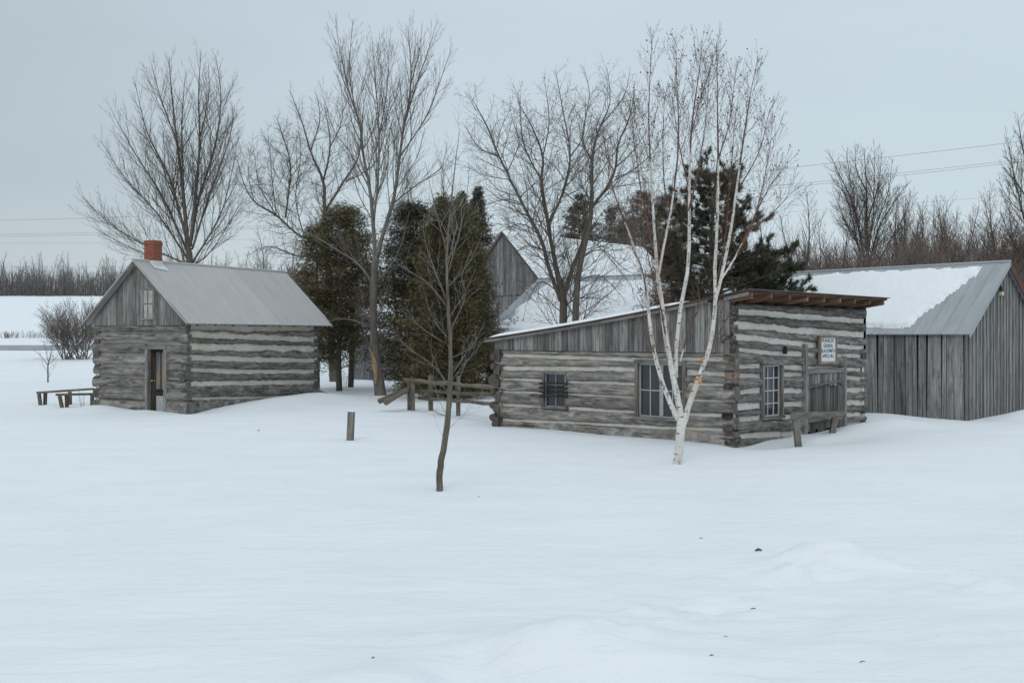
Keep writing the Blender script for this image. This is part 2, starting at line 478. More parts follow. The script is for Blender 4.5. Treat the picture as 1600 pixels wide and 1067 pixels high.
def log_wall(par, w, L, bands, zbot, ztop, openings, ext=(0, 0), lmat='log', cmat='chink', name='log_wall', seed=1, thick=.2, alt=True):
    """bands: list of (table of centre z over t, half height), top to bottom"""
    rnd = random.Random(seed)
    mb = MB()
    edges = [(lambda t: ztop(t) if callable(ztop) else ztop, 0)]
    seq = []
    up = (lambda t: (ztop(t) if callable(ztop) else ztop))
    for tab, hh in bands:
        seq.append((up, (lambda t, tab=tab, hh=hh, s=rnd.uniform(0, 90): interp(tab, t) + hh * 1.2 * (1 + .5 * noise.noise(Vector((t * 1.3, s, 0))) + .35 * noise.noise(Vector((t * 5, s, 4)))) )))
        up = (lambda t, tab=tab, hh=hh, s=rnd.uniform(0, 90): interp(tab, t) - hh * 1.2 * (1 + .5 * noise.noise(Vector((t * 1.3, s, 0))) + .35 * noise.noise(Vector((t * 5, s, 4)))))
    seq.append((up, lambda t: zbot))
    for k, (hi, lo) in enumerate(seq):
        e0 = ext[0] + (rnd.uniform(-.03, .05)); e1 = ext[1] + rnd.uniform(-.03, .05)
        tone = rnd.uniform(.3, .75); off = rnd.uniform(0, 60); offv = rnd.uniform(0, 60); fo = rnd.uniform(-.012, .012)
        a, b = -e0, L + e1
        segs = [(a, b)]
        clamp = []
        for (t0, t1, z0, z1) in openings:
            zc = (hi((t0 + t1) / 2) + lo((t0 + t1) / 2)) / 2
            if z0 - .04 < zc < z1 + .04:
                ns = []
                for (p, q) in segs:
                    if t0 > p and t1 < q: ns += [(p, t0), (t1, q)]
                    elif t0 <= p < t1 < q: ns.append((t1, q))
                    elif p < t0 < q <= t1: ns.append((p, t0))
                    else: ns.append((p, q))
                segs = ns
            else: clamp.append((t0, t1, z0, z1, zc > z1))
        for (p, q) in segs:
            n = max(3, int((q - p) / .085)); st = len(mb.V); K = 9
            for i in range(n + 1):
                t = p + (q - p) * i / n
                tc = min(max(t, 0), L)
                h, l = hi(tc), lo(tc)
                for (t0, t1, z0, z1, above) in clamp:
                    if t0 < t < t1:
                        if above: l = max(l, z1)
                        else: h = min(h, z0)
                hgt = max(h - l, .02)
                for j in range(K - 2):
                    f = j / (K - 3)
                    z = l + hgt * f
                    o = .062 * math.sqrt(max(0, 1 - (2 * f - 1) ** 2)) - .022
                    o += fo + .020 * noise.noise(Vector((t * 1.1, z * 3, off))) + .014 * noise.noise(Vector((t * 5, z * 9, off + 9))) - .02 * max(0, noise.noise(Vector((t * .7, z * 14, off + 3))) - .25)
                    if i in (0, n): o -= .012
                    mb.V.append(tuple(w(t, o, z)))
                mb.V.append(tuple(w(t, -thick, l + hgt))); mb.V.append(tuple(w(t, -thick, l)))
            for i in range(n):
                for j in range(K):
                    j2 = (j + 1) % K
                    a0, a1, b0, b1 = st + i * K + j, st + i * K + j2, st + (i + 1) * K + j, st + (i + 1) * K + j2
                    u0, u1 = p + (q - p) * i / n + off, p + (q - p) * (i + 1) / n + off
                    v0, v1 = offv + .05 * j, offv + .05 * (j + 1)
                    idx, uvs = (a0, b0, b1, a1), [(u0, v0), (u1, v0), (u1, v1), (u0, v1)]
                    if w.f in 'BC': idx, uvs = idx[::-1], uvs[::-1]
                    mb.face(idx, uvs, tone)
            c0 = [st + j for j in range(K)]; c1 = [st + n * K + j for j in range(K)]
            uvc = [(rnd.uniform(0, 1) * .2, .05 * j) for j in range(K)]
            if w.f in 'BC': c0, c1 = c0[::-1], c1
            else: c1 = c1[::-1]
            mb.face(c0[::-1] if w.f in 'AD' else c0[::-1], uvc, tone * .45); mb.face(c1[::-1], uvc, tone * .45)
    o = mb.build(name, M[lmat], par, smooth=False)
    o.data.polygons.foreach_set('use_smooth', [len(pp.vertices) == 4 for pp in o.data.polygons])
    # chinking slab set back between the logs
    cb = MB()
    cuts = sorted({.16 if w.f == 'A' else 0.0, L} | {c for op in openings for c in op[:2]})
    zt = (lambda t: (ztop(t) if callable(ztop) else ztop) - .06)
    for a, b in zip(cuts, cuts[1:]):
        mid = (a + b) / 2
        zr = [(zbot, None)]
        blocks = sorted([(z0, z1) for (t0, t1, z0, z1) in openings if t0 <= mid <= t1])
        lo = zbot; spans = []
        for z0, z1 in blocks: spans.append((lo, z0)); lo = z1
        spans.append((lo, min(zt(a), zt(b))))
        for z0, z1 in spans:
            if z1 - z0 < .02: continue
            n = max(1, int((b - a) / .12)); mz = max(1, int((z1 - z0) / .1)); st = len(cb.V)
            for i in range(n + 1):
                for j in range(mz + 1):
                    t = a + (b - a) * i / n; z = z0 + (z1 - z0) * j / mz
                    cb.V.append(tuple(w(t, -.048 + .014 * noise.noise(Vector((t * 4, z * 6, seed))), z)))
            for i in range(n):
                for j in range(mz):
                    q = (st + i * (mz + 1) + j, st + (i + 1) * (mz + 1) + j, st + (i + 1) * (mz + 1) + j + 1, st + i * (mz + 1) + j + 1)
                    cb.face(q if w.f in 'AD' else q[::-1])
            wbox(cb, w, a, b, -.075, -.17, z0, z1)
    cb.build('chinking', M[cmat], o, smooth=True)
    return o

def board_wall(par, w, t0, t1, zb, ztf, name='board_wall', mat='board', wid=(.16, .24), batten=False, seed=3, lean=0., proud=0., jag=.0, gap=.008, backing=True, th=.025, tonr=(.2, .85)):
    rnd = random.Random(seed); mb = MB(); t = t0
    def plank(a, b, o0, o1, zb0, ln, tone, cut=0):
        za, zc = ztf(a), ztf(b)
        z0 = zb0
        pts = [(a, z0), (b, z0), (b + ln, zc - cut), (a + ln, za - cut)]
        st = len(mb.V)
        for o in (o0, o1):
            for (tt, zz) in pts: mb.V.append(tuple(w(tt, o, zz)))
        ru, rv = rnd.uniform(0, 50), rnd.uniform(0, 50)
        uv = [(zz + ru, tt - a + rv) for tt, zz in pts]
        fr_ = [st + 4, st + 5, st + 6, st + 7]
        flip = w.f in 'BC'
        mb.face(fr_[::-1] if flip else fr_, uv[::-1] if flip else uv, tone)
        for k in range(4):
            k2 = (k + 1) % 4
            q = [st + k, st + k2, st + 4 + k2, st + 4 + k]
            u2 = [(pts[k][1] + ru, 0), (pts[k2][1] + ru, 0), (pts[k2][1] + ru, .03), (pts[k][1] + ru, .03)]
            mb.face(q[::-1] if flip else q, u2[::-1] if flip else u2, tone * .6)
        mb.face([st, st + 3, st + 2, st + 1] if not flip else [st, st + 1, st + 2, st + 3], uv, tone * .4)
    while t < t1 - .03:
        ww = min(rnd.uniform(*wid), t1 - t)
        if t1 - (t + ww) < .06: ww = t1 - t
        z0 = (zb(t) if callable(zb) else zb) + rnd.uniform(0, jag)
        ln = rnd.uniform(-lean, lean)
        plank(t + gap / 2, t + ww - gap / 2, proud, proud + th + rnd.uniform(0, .009), z0, ln, rnd.uniform(*tonr), rnd.uniform(0, .015))
        if batten and t > t0 + .02:
            plank(t - .028, t + .028, proud + th + .010, proud + th + .036, z0 + rnd.uniform(0, .02), rnd.uniform(-.008, .008), rnd.uniform(.45, 1.0), .01)
        t += ww
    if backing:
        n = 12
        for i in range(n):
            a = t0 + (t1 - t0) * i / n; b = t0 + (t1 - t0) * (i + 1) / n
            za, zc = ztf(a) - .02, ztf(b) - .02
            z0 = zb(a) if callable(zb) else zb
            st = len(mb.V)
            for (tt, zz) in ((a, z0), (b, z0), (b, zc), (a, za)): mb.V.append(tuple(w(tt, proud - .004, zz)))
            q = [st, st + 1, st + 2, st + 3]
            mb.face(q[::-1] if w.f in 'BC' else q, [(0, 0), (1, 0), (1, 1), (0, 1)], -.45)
    return mb.build(name, M[mat], par)

def window(par, w, t0, t1, z0, z1, cols, rows, glass='glass', sash='sash', fw=.07, out=.035, name='window', sw=.022, top=.0, frame_mat='post', mid=None, rec=.05):
    fb = MB()
    wbox(fb, w, t0, t0 + fw, -.16, out, z0, z1, .5, 2); wbox(fb, w, t1 - fw, t1, -.16, out, z0, z1, .45, 2)
    wbox(fb, w, t0 - .01, t1 + .01, -.16, out + .012, z1, z1 + fw + top, .55, 0); wbox(fb, w, t0 - .02, t1 + .02, -.16, out + .03, z0 - fw * .7, z0, .5, 0)
    f = fb.build(name, M[frame_mat], par)
    a, b, c, d = t0 + fw, t1 - fw, z0, z1
    g = MB(); wbox(g, w, a, b, -rec - .03, -rec - .012, c, d); g.build('pane', M[glass], f)
    s = MB(); o0, o1 = -rec - .01, -rec + .012
    ew = sw * 1.3
    wbox(s, w, a, a + ew, o0, o1, c, d); wbox(s, w, b - ew, b, o0, o1, c, d)
    wbox(s, w, a + ew, b - ew, o0, o1, c, c + ew); wbox(s, w, a + ew, b - ew, o0, o1, d - ew, d)
    for i in range(1, cols):
        t = a + (b - a) * i / cols; k = sw * (1.8 if mid and i == mid else .5)
        wbox(s, w, t - k, t + k, o0, o1 - .002, c + ew, d - ew)
    for j in range(1, rows):
        z = c + (d - c) * j / rows
        wbox(s, w, a + ew, b - ew, o0, o1 - .004, z - sw * .5, z + sw * .5)
    s.build('sash', M[sash], f)
    return f

def roof_panel(mb, A, B, C, D, rib, amp, thick=.03, mode='sin', jag=0):
    """A-B lower edge, D-C upper edge; ribs run A->D"""
    A, B, C, D = map(Vector, (A, B, C, D)); L = (B - A).length; S = (D - A).length
    nrm = (B - A).cross(D - A).normalized()
    if nrm.z < 0: nrm = -nrm
    if mode == 'sin': ts = [i / (int(L / rib) * 4) for i in range(int(L / rib) * 4 + 1)]
    else:
        ts = [0.]; x = 0
        while x + rib < L:
            x += rib
            ts += [(x - .022) / L, (x - .012) / L, (x + .012) / L, (x + .022) / L]
        ts.append(1.)
    st = len(mb.V); ns = 10
    offs = []
    for i, t in enumerate(ts):
        if mode == 'sin': h = amp * math.sin(i * math.pi / 2) * .5
        else: h = amp if (i % 4 in (2, 3)) else 0
        if mode != 'sin' and i in (0, len(ts) - 1): h = 0
        for j in range(ns + 1):
            s = j / ns
            p = (A + (B - A) * t) * (1 - s) + (D + (C - D) * t) * s + nrm * (h + .006 * noise.noise(Vector((t * L * .8, s * 3, 2))))
            if j == 0 and jag: p += (A - D).normalized() * jag * noise.noise(Vector((int(t * L / .7) * 3.3, 5, 5)))
            mb.V.append(tuple(p))
        offs.append((t * L, S))
    n = len(ts)
    und = len(mb.V)
    for i, t in enumerate(ts):
        for s in (0, 1):
            p = (A + (B - A) * t) * (1 - s) + (D + (C - D) * t) * s - nrm * thick
            mb.V.append(tuple(p))
    def q(idx, uv, tone):
        v = [Vector(mb.V[k]) for k in idx[:3]]
        mb.face(idx, uv, tone)
    for i in range(n - 1):
        pt = ((int(ts[i] * L / .68) * 7919) % 13) / 13
        for j in range(ns):
            a = st + i * (ns + 1) + j
            mb.face((a, a + ns + 1, a + ns + 2, a + 1), [(j / ns * S, offs[i][0]), (j / ns * S, offs[i + 1][0]), ((j + 1) / ns * S, offs[i + 1][0]), ((j + 1) / ns * S, offs[i][0])], pt)
        mb.face((und + 2 * i, und + 2 * i + 1, und + 2 * i + 3, und + 2 * i + 2), None, .1)
        mb.face((st + i * (ns + 1), und + 2 * i, und + 2 * i + 2, st + (i + 1) * (ns + 1)), None, .2)
        mb.face((st + i * (ns + 1) + ns, st + (i + 1) * (ns + 1) + ns, und + 2 * i + 3, und + 2 * i + 1), None, .2)
    for i in (0, n - 1):
        poly = [st + i * (ns + 1) + j for j in range(ns + 1)] + [und + 2 * i + 1, und + 2 * i]
        mb.face(poly, None, .3)

def snow_sheet(par, O, e1, L1, e2, L2, fn, th=.07, res=.06, name='snow_cover', mat='snow'):
    O = Vector(O); e1 = Vector(e1).normalized(); e2 = Vector(e2).normalized(); n = e1.cross(e2).normalized()
    if n.z < 0: n = -n
    m = MB(); N1 = int(L1 / res); N2 = int(L2 / res); idx = {}
    H = [[0] * (N2 + 1) for _ in range(N1 + 1)]
    for i in range(N1 + 1):
        for j in range(N2 + 1):
            d = fn(i * L1 / N1, j * L2 / N2)
            H[i][j] = d
    def vid(i, j):
        if (i, j) not in idx:
            d = H[i][j]
            k = max(0, min(1, d / .16)); h = -.012 + (th + .012) * math.sin(k * math.pi / 2) if d > 0 else -.012
            u, v = i * L1 / N1, j * L2 / N2
            if d > 0: h += .012 * noise.noise(Vector((u * .9, v * .9, 4))) + .006 * noise.noise(Vector((u * 3, v * 3, 4)))
            idx[(i, j)] = len(m.V); m.V.append(tuple(O + e1 * u + e2 * v + n * h))
        return idx[(i, j)]
    for i in range(N1):
        for j in range(N2):
            if max(H[i][j], H[i + 1][j], H[i][j + 1], H[i + 1][j + 1]) > 0:
                m.face((vid(i, j), vid(i + 1, j), vid(i + 1, j + 1), vid(i, j + 1)))
    return m.build(name, M[mat], par, smooth=True)

def rot(fr): return math.atan2(fr[3], fr[2])

# ------------------------------------------------------------------ log cabin (left)
random.seed(11)
cab = empty('log_cabin', (CAB[0], CAB[1], 0), rot(CAB), label='small grey log cabin with red brick chimney and plain tin gable roof', cat='cabin')
CL, CW, EZ = 7.2, 3.78, 2.86
wA, wB = Wall('A'), Wall('B'); wC, wD = Wall('C', CL, CW), Wall('D', CL, CW)
def bands_px(fr, face, rows):
    out = []
    for pts, th in rows:
        tab = [sub(fr, face, x, y) for x, y in pts]
        tab.sort()
        out.append((tab, th))
    return out
side = bands_px(CAB, 'A', [([(297, 510.5), (400, 514), (496, 513)], .085), ([(297, 522.5), (400, 527), (496, 531)], .08), ([(297, 542), (400, 543.5), (496, 544.5)], .09),
    ([(297, 559), (400, 562), (496, 563)], .07), ([(297, 578), (400, 581), (496, 580)], .06), ([(297, 600), (400, 598), (496, 597)], .065), ([(297, 623), (400, 621), (496, 617)], .035)])
log_wall(cab, wA, CL, side, -.3, EZ - .03, [], ext=(-.0, .02), lmat='log', cmat='chink', seed=5)
fy = lambda y: 370 + y / 3.68
ft = lambda x: 130 + x / 3.68
front = bands_px(CAB, 'B', [([(ft(575), fy(553)), (ft(300), fy(551)), (ft(75), fy(549))], .022), ([(ft(575), fy(618)), (ft(300), fy(601)), (ft(75), fy(602))], .04), ([(ft(575), fy(682)), (ft(300), fy(678)), (ft(75), fy(675))], .035),
    ([(ft(575), fy(738)), (ft(300), fy(745)), (ft(75), fy(738))], .04), ([(ft(575), fy(820)), (ft(300), fy(808)), (ft(75), fy(798))], .04), ([(ft(575), fy(885)), (ft(300), fy(872)), (ft(75), fy(868))], .03), ([(ft(575), fy(945)), (ft(300), fy(945)), (ft(75), fy(932))], .02)])
dr0 = sub(CAB, 'B', 261, 640); dr1 = sub(CAB, 'B', 228, 549)
dopen = (dr0[0], dr1[0], -.05, 1.98)
log_wall(cab, wB, CW, front, -.3, EZ - .1, [dopen], ext=(.06, .04), lmat='log2', cmat='chinkg', seed=8)
uni = [([(0, EZ - .1 - .4 * k)], .05) for k in range(1, 7)]
log_wall(cab, wC, CL, uni, -.3, EZ - .03, [], seed=9); log_wall(cab, wD, CW, uni, -.3, EZ - .1, [], ext=(.03, .03), seed=10)
# gable boards, front and back
AP = EZ + 1.86
gf = lambda t: EZ + .02 + (AP - EZ) * (1 - abs(t - CW / 2) / (CW / 2 + .0)) - .0
board_wall(cab, wB, .0, CW, EZ - .12, gf, name='gable_boards', wid=(.13, .22), seed=4, proud=.02)
board_wall(cab, wD, .0, CW, EZ - .12, gf, name='gable_boards', wid=(.13, .22), seed=14, proud=.02)
# roof
r = MB(); ov = .30; fo_, bo = .28, .55
sl = (AP - EZ) / (CW / 2)
zr = AP + .10; ze = EZ + .10 - ov * sl * .55
yr = CW / 2
roof_panel(r, (-fo_, -ov, ze), (CL + bo, -ov, ze), (CL + bo, yr, zr + .07), (-fo_, yr, zr), .19, .010)
roof_panel(r, (-fo_, CW + ov, ze), (CL + bo, CW + ov, ze), (CL + bo, yr, zr + .07), (-fo_, yr, zr), .19, .010)
r.tube([Vector((-fo_, yr, zr + .0)), Vector((CL / 2, yr, zr + .025)), Vector((CL + bo, yr, zr + .07))], [.05, .05, .05], 8, .6, True)
ro = r.build('roof', M['tin'], cab)
b = MB()
for sgn, y0 in ((1, -ov), (-1, CW + ov)):
    for xx in (-fo_ + .02, CL + bo - .05):
        b.beam((xx + .015, y0, ze - .07), (xx + .015, yr, zr - .07), .03, .11, .35)
        b.build('barge_board', M['board'], cab); b = MB()
for k in range(9):
    x = .3 + k * (CL - .4) / 8
    b = MB(); b.beam((x, -ov + .05, ze - .05), (x, .3, ze + .05 + (ov + .2) * sl * .55), .05, .09, .3)
    b.build('rafter_tail', M['board'], cab)
# chimney
c = MB(); cx, cyy, cw, ch = .62, yr, .195, 5.50
st = len(c.V)
for z in (zr - .25, ch - .13): 
    for (a, d) in ((-1, -1), (1, -1), (1, 1), (-1, 1)): c.V.append((cx + a * cw, cyy + d * cw, z))
for k in range(4):
    k2 = (k + 1) % 4
    c.face((k, k2, 4 + k2, 4 + k), [(k * .54, 0), (k * .54 + .54, 0), (k * .54 + .54, ch - .13 - zr + .25), (k * .54, ch - .13 - zr + .25)])
c.V.append  # crown courses step out
def ring(z0, z1, e):
    s0 = len(c.V)
    for z in (z0, z1):
        for (a, d) in ((-1, -1), (1, -1), (1, 1), (-1, 1)): c.V.append((cx + a * (cw + e), cyy + d * (cw + e), z))
    for k in range(4):
        k2 = (k + 1) % 4
        c.face((s0 + k, s0 + k2, s0 + 4 + k2, s0 + 4 + k), [(k * .54, z0), (k * .54 + .54, z0), (k * .54 + .54, z1), (k * .54, z1)])
    for q in ((3, 2, 1, 0),): c.face([s0 + i for i in q])
    c.face([s0 + 4 + i for i in range(4)])
ring(ch - .13, ch - .06, .018); ring(ch - .06, ch, .0)
ch_o = c.build('chimney', M['brick'], ro)
c = MB(); wz = 0
for i in range(2):
    s = -1 if i == 0 else 1
    p = [(cx - cw - .04, yr, zr + .05), (cx + cw + .1, yr, zr + .05), (cx + cw + .14, yr + s * (cw + .16), zr + .05 - (cw + .16) * (zr - ze) / (yr + ov)), (cx - cw - .04, yr + s * (cw + .10), zr + .05 - (cw + .10) * (zr - ze) / (yr + ov))]
    s0 = len(c.V); c.V += p; c.V += [(a, d, e - .02) for a, d, e in p]
    c.face((s0, s0 + 1, s0 + 2, s0 + 3)); c.face((s0 + 7, s0 + 6, s0 + 5, s0 + 4))
    for k in range(4): c.face((s0 + k, s0 + (k + 1) % 4, s0 + 4 + (k + 1) % 4, s0 + 4 + k))
for (x0, y0, dx, dy) in ((cx - cw - .012, yr - cw - .012, 2 * cw + .024, .01), (cx - cw - .012, yr - cw, .01, 2 * cw), (cx + cw + .002, yr - cw, .01, 2 * cw), (cx - cw - .012, yr + cw + .002, 2 * cw + .024, .01)):
    c.box((x0, y0, zr - .28), (dx, 0, 0), (0, dy, 0), (0, 0, .30))
c.build('flashing', M['flash'], ch_o)
# gable window
t1, z1 = sub(CAB, 'B', 222, 453); t0, z0 = sub(CAB, 'B', 243, 497)
g = MB(); wbox(g, wB, t0, t1, .035, .075, z0 - .06, z0, .6, 0); wbox(g, wB, t0, t1, .035, .07, z1, z1 + .07, .6, 0)
wbox(g, wB, t0, t0 + .07, .035, .068, z0, z1, .6, 2); wbox(g, wB, t1 - .09, t1, .035, .068, z0, z1, .6, 2)
gw = g.build('window', M['board'], cab)
g = MB(); wbox(g, wB, t0 + .07, t1 - .09, .035, .055, z0, z1); g.build('pane', M['curtain'], gw)
g = MB(); tm = (t0 + t1) / 2 - .01; zm = (z0 + z1) / 2
wbox(g, wB, tm - .02, tm + .02, .056, .064, z0, z1); wbox(g, wB, t0 + .07, t1 - .09, .056, .062, zm - .018, zm + .018)
wbox(g, wB, t1 - .13, t1 - .09, .056, .064, z0, z1); wbox(g, wB, t0 + .07, t1 - .09, .056, .0635, z1 - .03, z1)
g.build('sash', M['board'], gw)
# door
t0, t1, z0, z1 = dopen
d = MB(); fw = .11
wbox(d, wB, t0 + .0, t0 + fw, -.17, .05, -.2, z1, .75, 2); wbox(d, wB, t1 - fw, t1, -.17, .05, -.2, z1, .7, 2); wbox(d, wB, t0, t1, -.17, .06, z1, z1 + .1, .6, 0)
df = d.build('door_frame', M['board'], cab)
d = MB(); a, bb = t0 + fw, t1 - fw
wbox(d, wB, a, bb, -.13, -.09, -.2, z1, .5, 2)
dl = d.build('door', M['darkwood'], cab)
pw = (bb - a)
d = MB(); wbox(d, wB, a + .07, a + pw * .62, -.088, -.08, .72, z1 - .1); d.build('pane', M['curtain'], dl)
cm_ = NT('curtain_reflections'); o_ = cm_.coord('Object')
col = cm_.ramp(cm_.noise(cm_.map(o_, (1, 2.2, 1.5)), 1, 2, .5), [(.3, (.05, .055, .07)), (.48, (.13, .125, .125)), (.62, (.20, .15, .085)), (.75, (.15, .15, .15))])  # door glass reflections painted in as colour blotches, with the curtain tint
cm_.out(col, .2, .5)
dl.children[0].data.materials.clear(); dl.children[0].data.materials.append(cm_.m)
d = MB(); wbox(d, wB, a + .07, a + pw * .62, -.088, -.08, -.15, .5); d.build('lower_panel', M['sash'], dl)
d = MB(); wbox(d, wB, a + pw * .29, a + pw * .36, -.079, -.070, .72, z1 - .1, .5, 2); wbox(d, wB, a + .02, a + pw * .66, -.079, -.072, .52, .68, .5, 0); d.build('door_rail', M['darkwood'], dl)
d = MB(); kp = wB(a + pw * .80, -.09, .98)
d.tube([kp, kp + Vector((-.05, 0, 0)), kp + Vector((-.07, 0, 0)), kp + Vector((-.10, 0, 0))], [.012, .012, .033, .02], 8, .5, True)
kp = wB(a + pw * .72, -.09, .98)
d.tube([kp, kp + Vector((-.03, 0, 0))], [.03, .025], 8, .5, True); d.build('door_knob', M['brass'], dl)

# plank propped at the far corner of the cabin
m = MB(); m.tube([P(499, 613, 37.6), P(516, 620.5, 37.3), P(533, 629, 37.0)], [.10, .095, .085], 8, .6, True, .2)
m.build('leaning_log', M['rail'], label='short brown log leaning from the cabin corner down into the snow', cat='log')

# ------------------------------------------------------------------ blacksmith shop
random.seed(12)
blk = empty('blacksmith_shop', (BLK[0], BLK[1], 0), rot(BLK), label='log blacksmith shop with flat sloping roof, white chinking and a lettered sign', cat='workshop')
BLX, BLY = 6.55, 7.25
bC, bD = Wall('C', BLX, BLY), Wall('D', BLX, BLY)
def roofz(y): return 3.37 - .132 * (y + .5) - .06 * math.sin(max(0, min(1, (y + .5) / 8)) * math.pi)
fb = bands_px(BLK, 'A', [
    ([(1150, 487), (1200, 490), (1250, 495), (1350, 502)], .055), ([(1150, 507.5), (1200, 511), (1250, 517), (1300, 519), (1350, 523.5)], .065),
    ([(1150, 526), (1180, 529), (1250, 537.5), (1350, 543)], .05), ([(1150, 545.5), (1200, 551), (1250, 553.5), (1350, 556)], .045),
    ([(1150, 573), (1200, 572), (1250, 575), (1350, 577)], .045), ([(1150, 588), (1190, 586), (1250, 585), (1350, 592)], .045),
    ([(1150, 614), (1190, 610), (1250, 610.5), (1350, 609)], .055), ([(1150, 637), (1190, 633), (1250, 631), (1350, 629)], .055),
    ([(1150, 656), (1190, 653), (1250, 650), (1350, 647)], .045), ([(1150, 681), (1190, 680), (1250, 677), (1350, 661)], .05)])
w0 = sub(BLK, 'A', 1190, 652); w1 = sub(BLK, 'A', 1223, 568)
fwin = (w0[0], w1[0], w0[1], w1[1] - .03)
d0 = sub(BLK, 'A', 1257, 683); d1 = sub(BLK, 'A', 1319, 575)
fdoor = (d0[0], d1[0], -.1, d1[1])
log_wall(blk, wA, BLX, fb, -.3, 3.12, [fwin, fdoor], ext=(-.20, .02), lmat='log', cmat='chinkw', seed=21)
lb = bands_px(BLK, 'B', [
    ([(785, 555), (880, 558), (990, 562), (1130, 561)], .036), ([(785, 575), (880, 576), (990, 577), (1130, 585)], .045),
    ([(785, 592), (900, 597), (990, 600), (1130, 601)], .028), ([(785, 612), (890, 616), (990, 621), (1130, 627)], .024),
    ([(785, 632), (890, 638), (990, 644), (1130, 649)], .032), ([(785, 656), (900, 661), (990, 666), (1130, 672)], .028)])
s1 = sub(BLK, 'B', 848, 636); s0 = sub(BLK, 'B', 886, 584)
swin = (s0[0], s1[0], s1[1] + .02, s0[1])
g1 = sub(BLK, 'B', 993, 652); g0 = sub(BLK, 'B', 1072, 568)
bwin = (g0[0], g1[0], g1[1] + .03, g0[1] - .02)
log_wall(blk, wB, BLY, lb, -.3, 2.05, [swin, bwin], ext=(.05, .02), lmat='log2', cmat='chink', seed=22)
uni = [([(0, 2.0 - .34 * k)], .05) for k in range(1, 6)]
log_wall(blk, bC, BLX, uni, -.3, 2.05, [], ext=(.10, .1), seed=23); log_wall(blk, bD, BLY, uni, -.3, 2.05, [], ext=(.0, .02), seed=24)
# round log ends at the far corner
for px, py, rr in ((779, 557, .10), (779, 572, .09), (783, 594, .165), (779, 612, .09), (779, 633, .11), (779, 652, .11)):
    t, z = sub(BLK, 'B', px, py)
    p = Vector((-.0, BLY + .0, z))
    m = MB(); m.tube([Vector((.05, BLY + .04, z)), Vector((-.05, BLY + .04, z)), Vector((-.13, BLY + .04, z))], [rr, rr, rr * .92], 10, .4, True, .25)
    m.build('log_end', M['endlog'], blk)
# stacked notched ends on the near corner
m = MB(); z = -.1; k = 0
while z < 3.05:
    h = U(.10, .26); j = U(0, .07) * (k % 2); q = U(-.03, .03)
    m.box((-.02 - j, -.015 - U(0, .07), z), (.20 + U(0, .08), q, U(-.02, .02)), (0, .22, 0), (U(-.02, .02), 0, h - U(.01, .06)), U(.0, .95), 0)
    z += h; k += 1
m.build('corner_notches', M['endlog'], blk)
board_wall(blk, wB, .0, BLY, 2.03, lambda t: roofz(t) - .05, name='gable_boards', wid=(.15, .27), seed=31, proud=.03, tonr=(.15, .9))
board_wall(blk, bD, .0, BLY, 2.03, lambda t: roofz(t) - .05, name='gable_boards', wid=(.15, .27), seed=32, proud=.02)
board_wall(blk, bC, .0, BLX, 2.03, lambda t: roofz(BLY) - .05, name='eave_boards', wid=(.15, .27), seed=33, proud=.02)
m = MB(); wbox(m, wB, 0.02, .12, .06, .09, 2.0, roofz(.1) - .06, .7, 2); m.build('corner_board', M['board'], blk)
# roof
r = MB(); NY = 8; ys_ = [-.5 + (BLY + .8) * i / NY for i in range(NY + 1)]
x0, x1 = -.16, BLX + .2
for a, b_ in zip(ys_, ys_[1:]):
    za, zb = roofz(a), roofz(b_)
    r.box((x0, a, za - .035), (x1 - x0, 0, 0), (0, b_ - a, zb - za), (0, 0, .05), U(.0, .25), 1)
rb = r.build('roof', M['brownboard'], blk)
r = MB()
xx = x0 - .03
while xx < x1:
    wv = U(.5, .7)
    for a, b_ in zip([-.56] + ys_[1:], ys_[1:]):
        za, zb = roofz(a), roofz(b_)
        r.box((xx, a, za + .018), (wv - .01, 0, 0), (0, b_ - a, zb - za), (0, 0, .012), .3)
    xx += wv
r.build('roof_sheets', M['shingle'], rb)
for k in range(9):
    x = .02 + k * (BLX + .0) / 8
    r = MB(); r.box((x - .03, -.49, roofz(-.46) - .15), (.07, 0, 0), (0, 1.1, roofz(.64) - roofz(-.46)), (0, 0, .11), U(.5, 1.1), 1)
    r.build('rafter', M['brownboard'], blk)
m = MB(); m.box((x0 + .0, -.50, roofz(-.5) - .10), (.035, 0, 0), (0, .6, roofz(.1) - roofz(-.5)), (0, 0, .07), .6, 1); m.build('barge_board', M['board'], blk); m = MB()
for a, b_ in zip(ys_[1:], ys_[2:]): m.box((x0 - .012, a, roofz(a) - .085), (.03, 0, 0), (0, b_ - a, roofz(b_) - roofz(a)), (0, 0, .06), .45, 1)
m.build('barge_board', M['board'], blk)
# snow on the roof
def snfn(u, v):
    e = min(u - .0, 6.7 - u, v - .0, 6.75 - v * .985)
    return e + .10 * noise.noise(Vector((u * 1.5, v * 1.5, 8))) + .02
m = MB(); N1, N2 = 60, 60; H = {}
for i in range(N1 + 1):
    for j in range(N2 + 1):
        x = x0 - .02 + (x1 - x0 + .04) * i / N1; y = .85 + (BLY - .60) * j / N2
        e = min((y - .85) * .5, BLY + .32 - y, 3) + .07 * noise.noise(Vector((x * 1.5, y * 1.5, 8)))
        k = max(0, min(1, e / .5)); h = .02 + .085 * math.sin(k * math.pi / 2) + (.012 * noise.noise(Vector((x * 2, y * 2, 1))))
        if i in (0, N1): h = .025
        m.V.append((x, y, roofz(y) + h))
for i in range(N1):
    for j in range(N2):
        a = i * (N2 + 1) + j; m.face((a, a + N2 + 1, a + N2 + 2, a + 1))
m.build('snow_cover', M['snow'], blk, smooth=True)
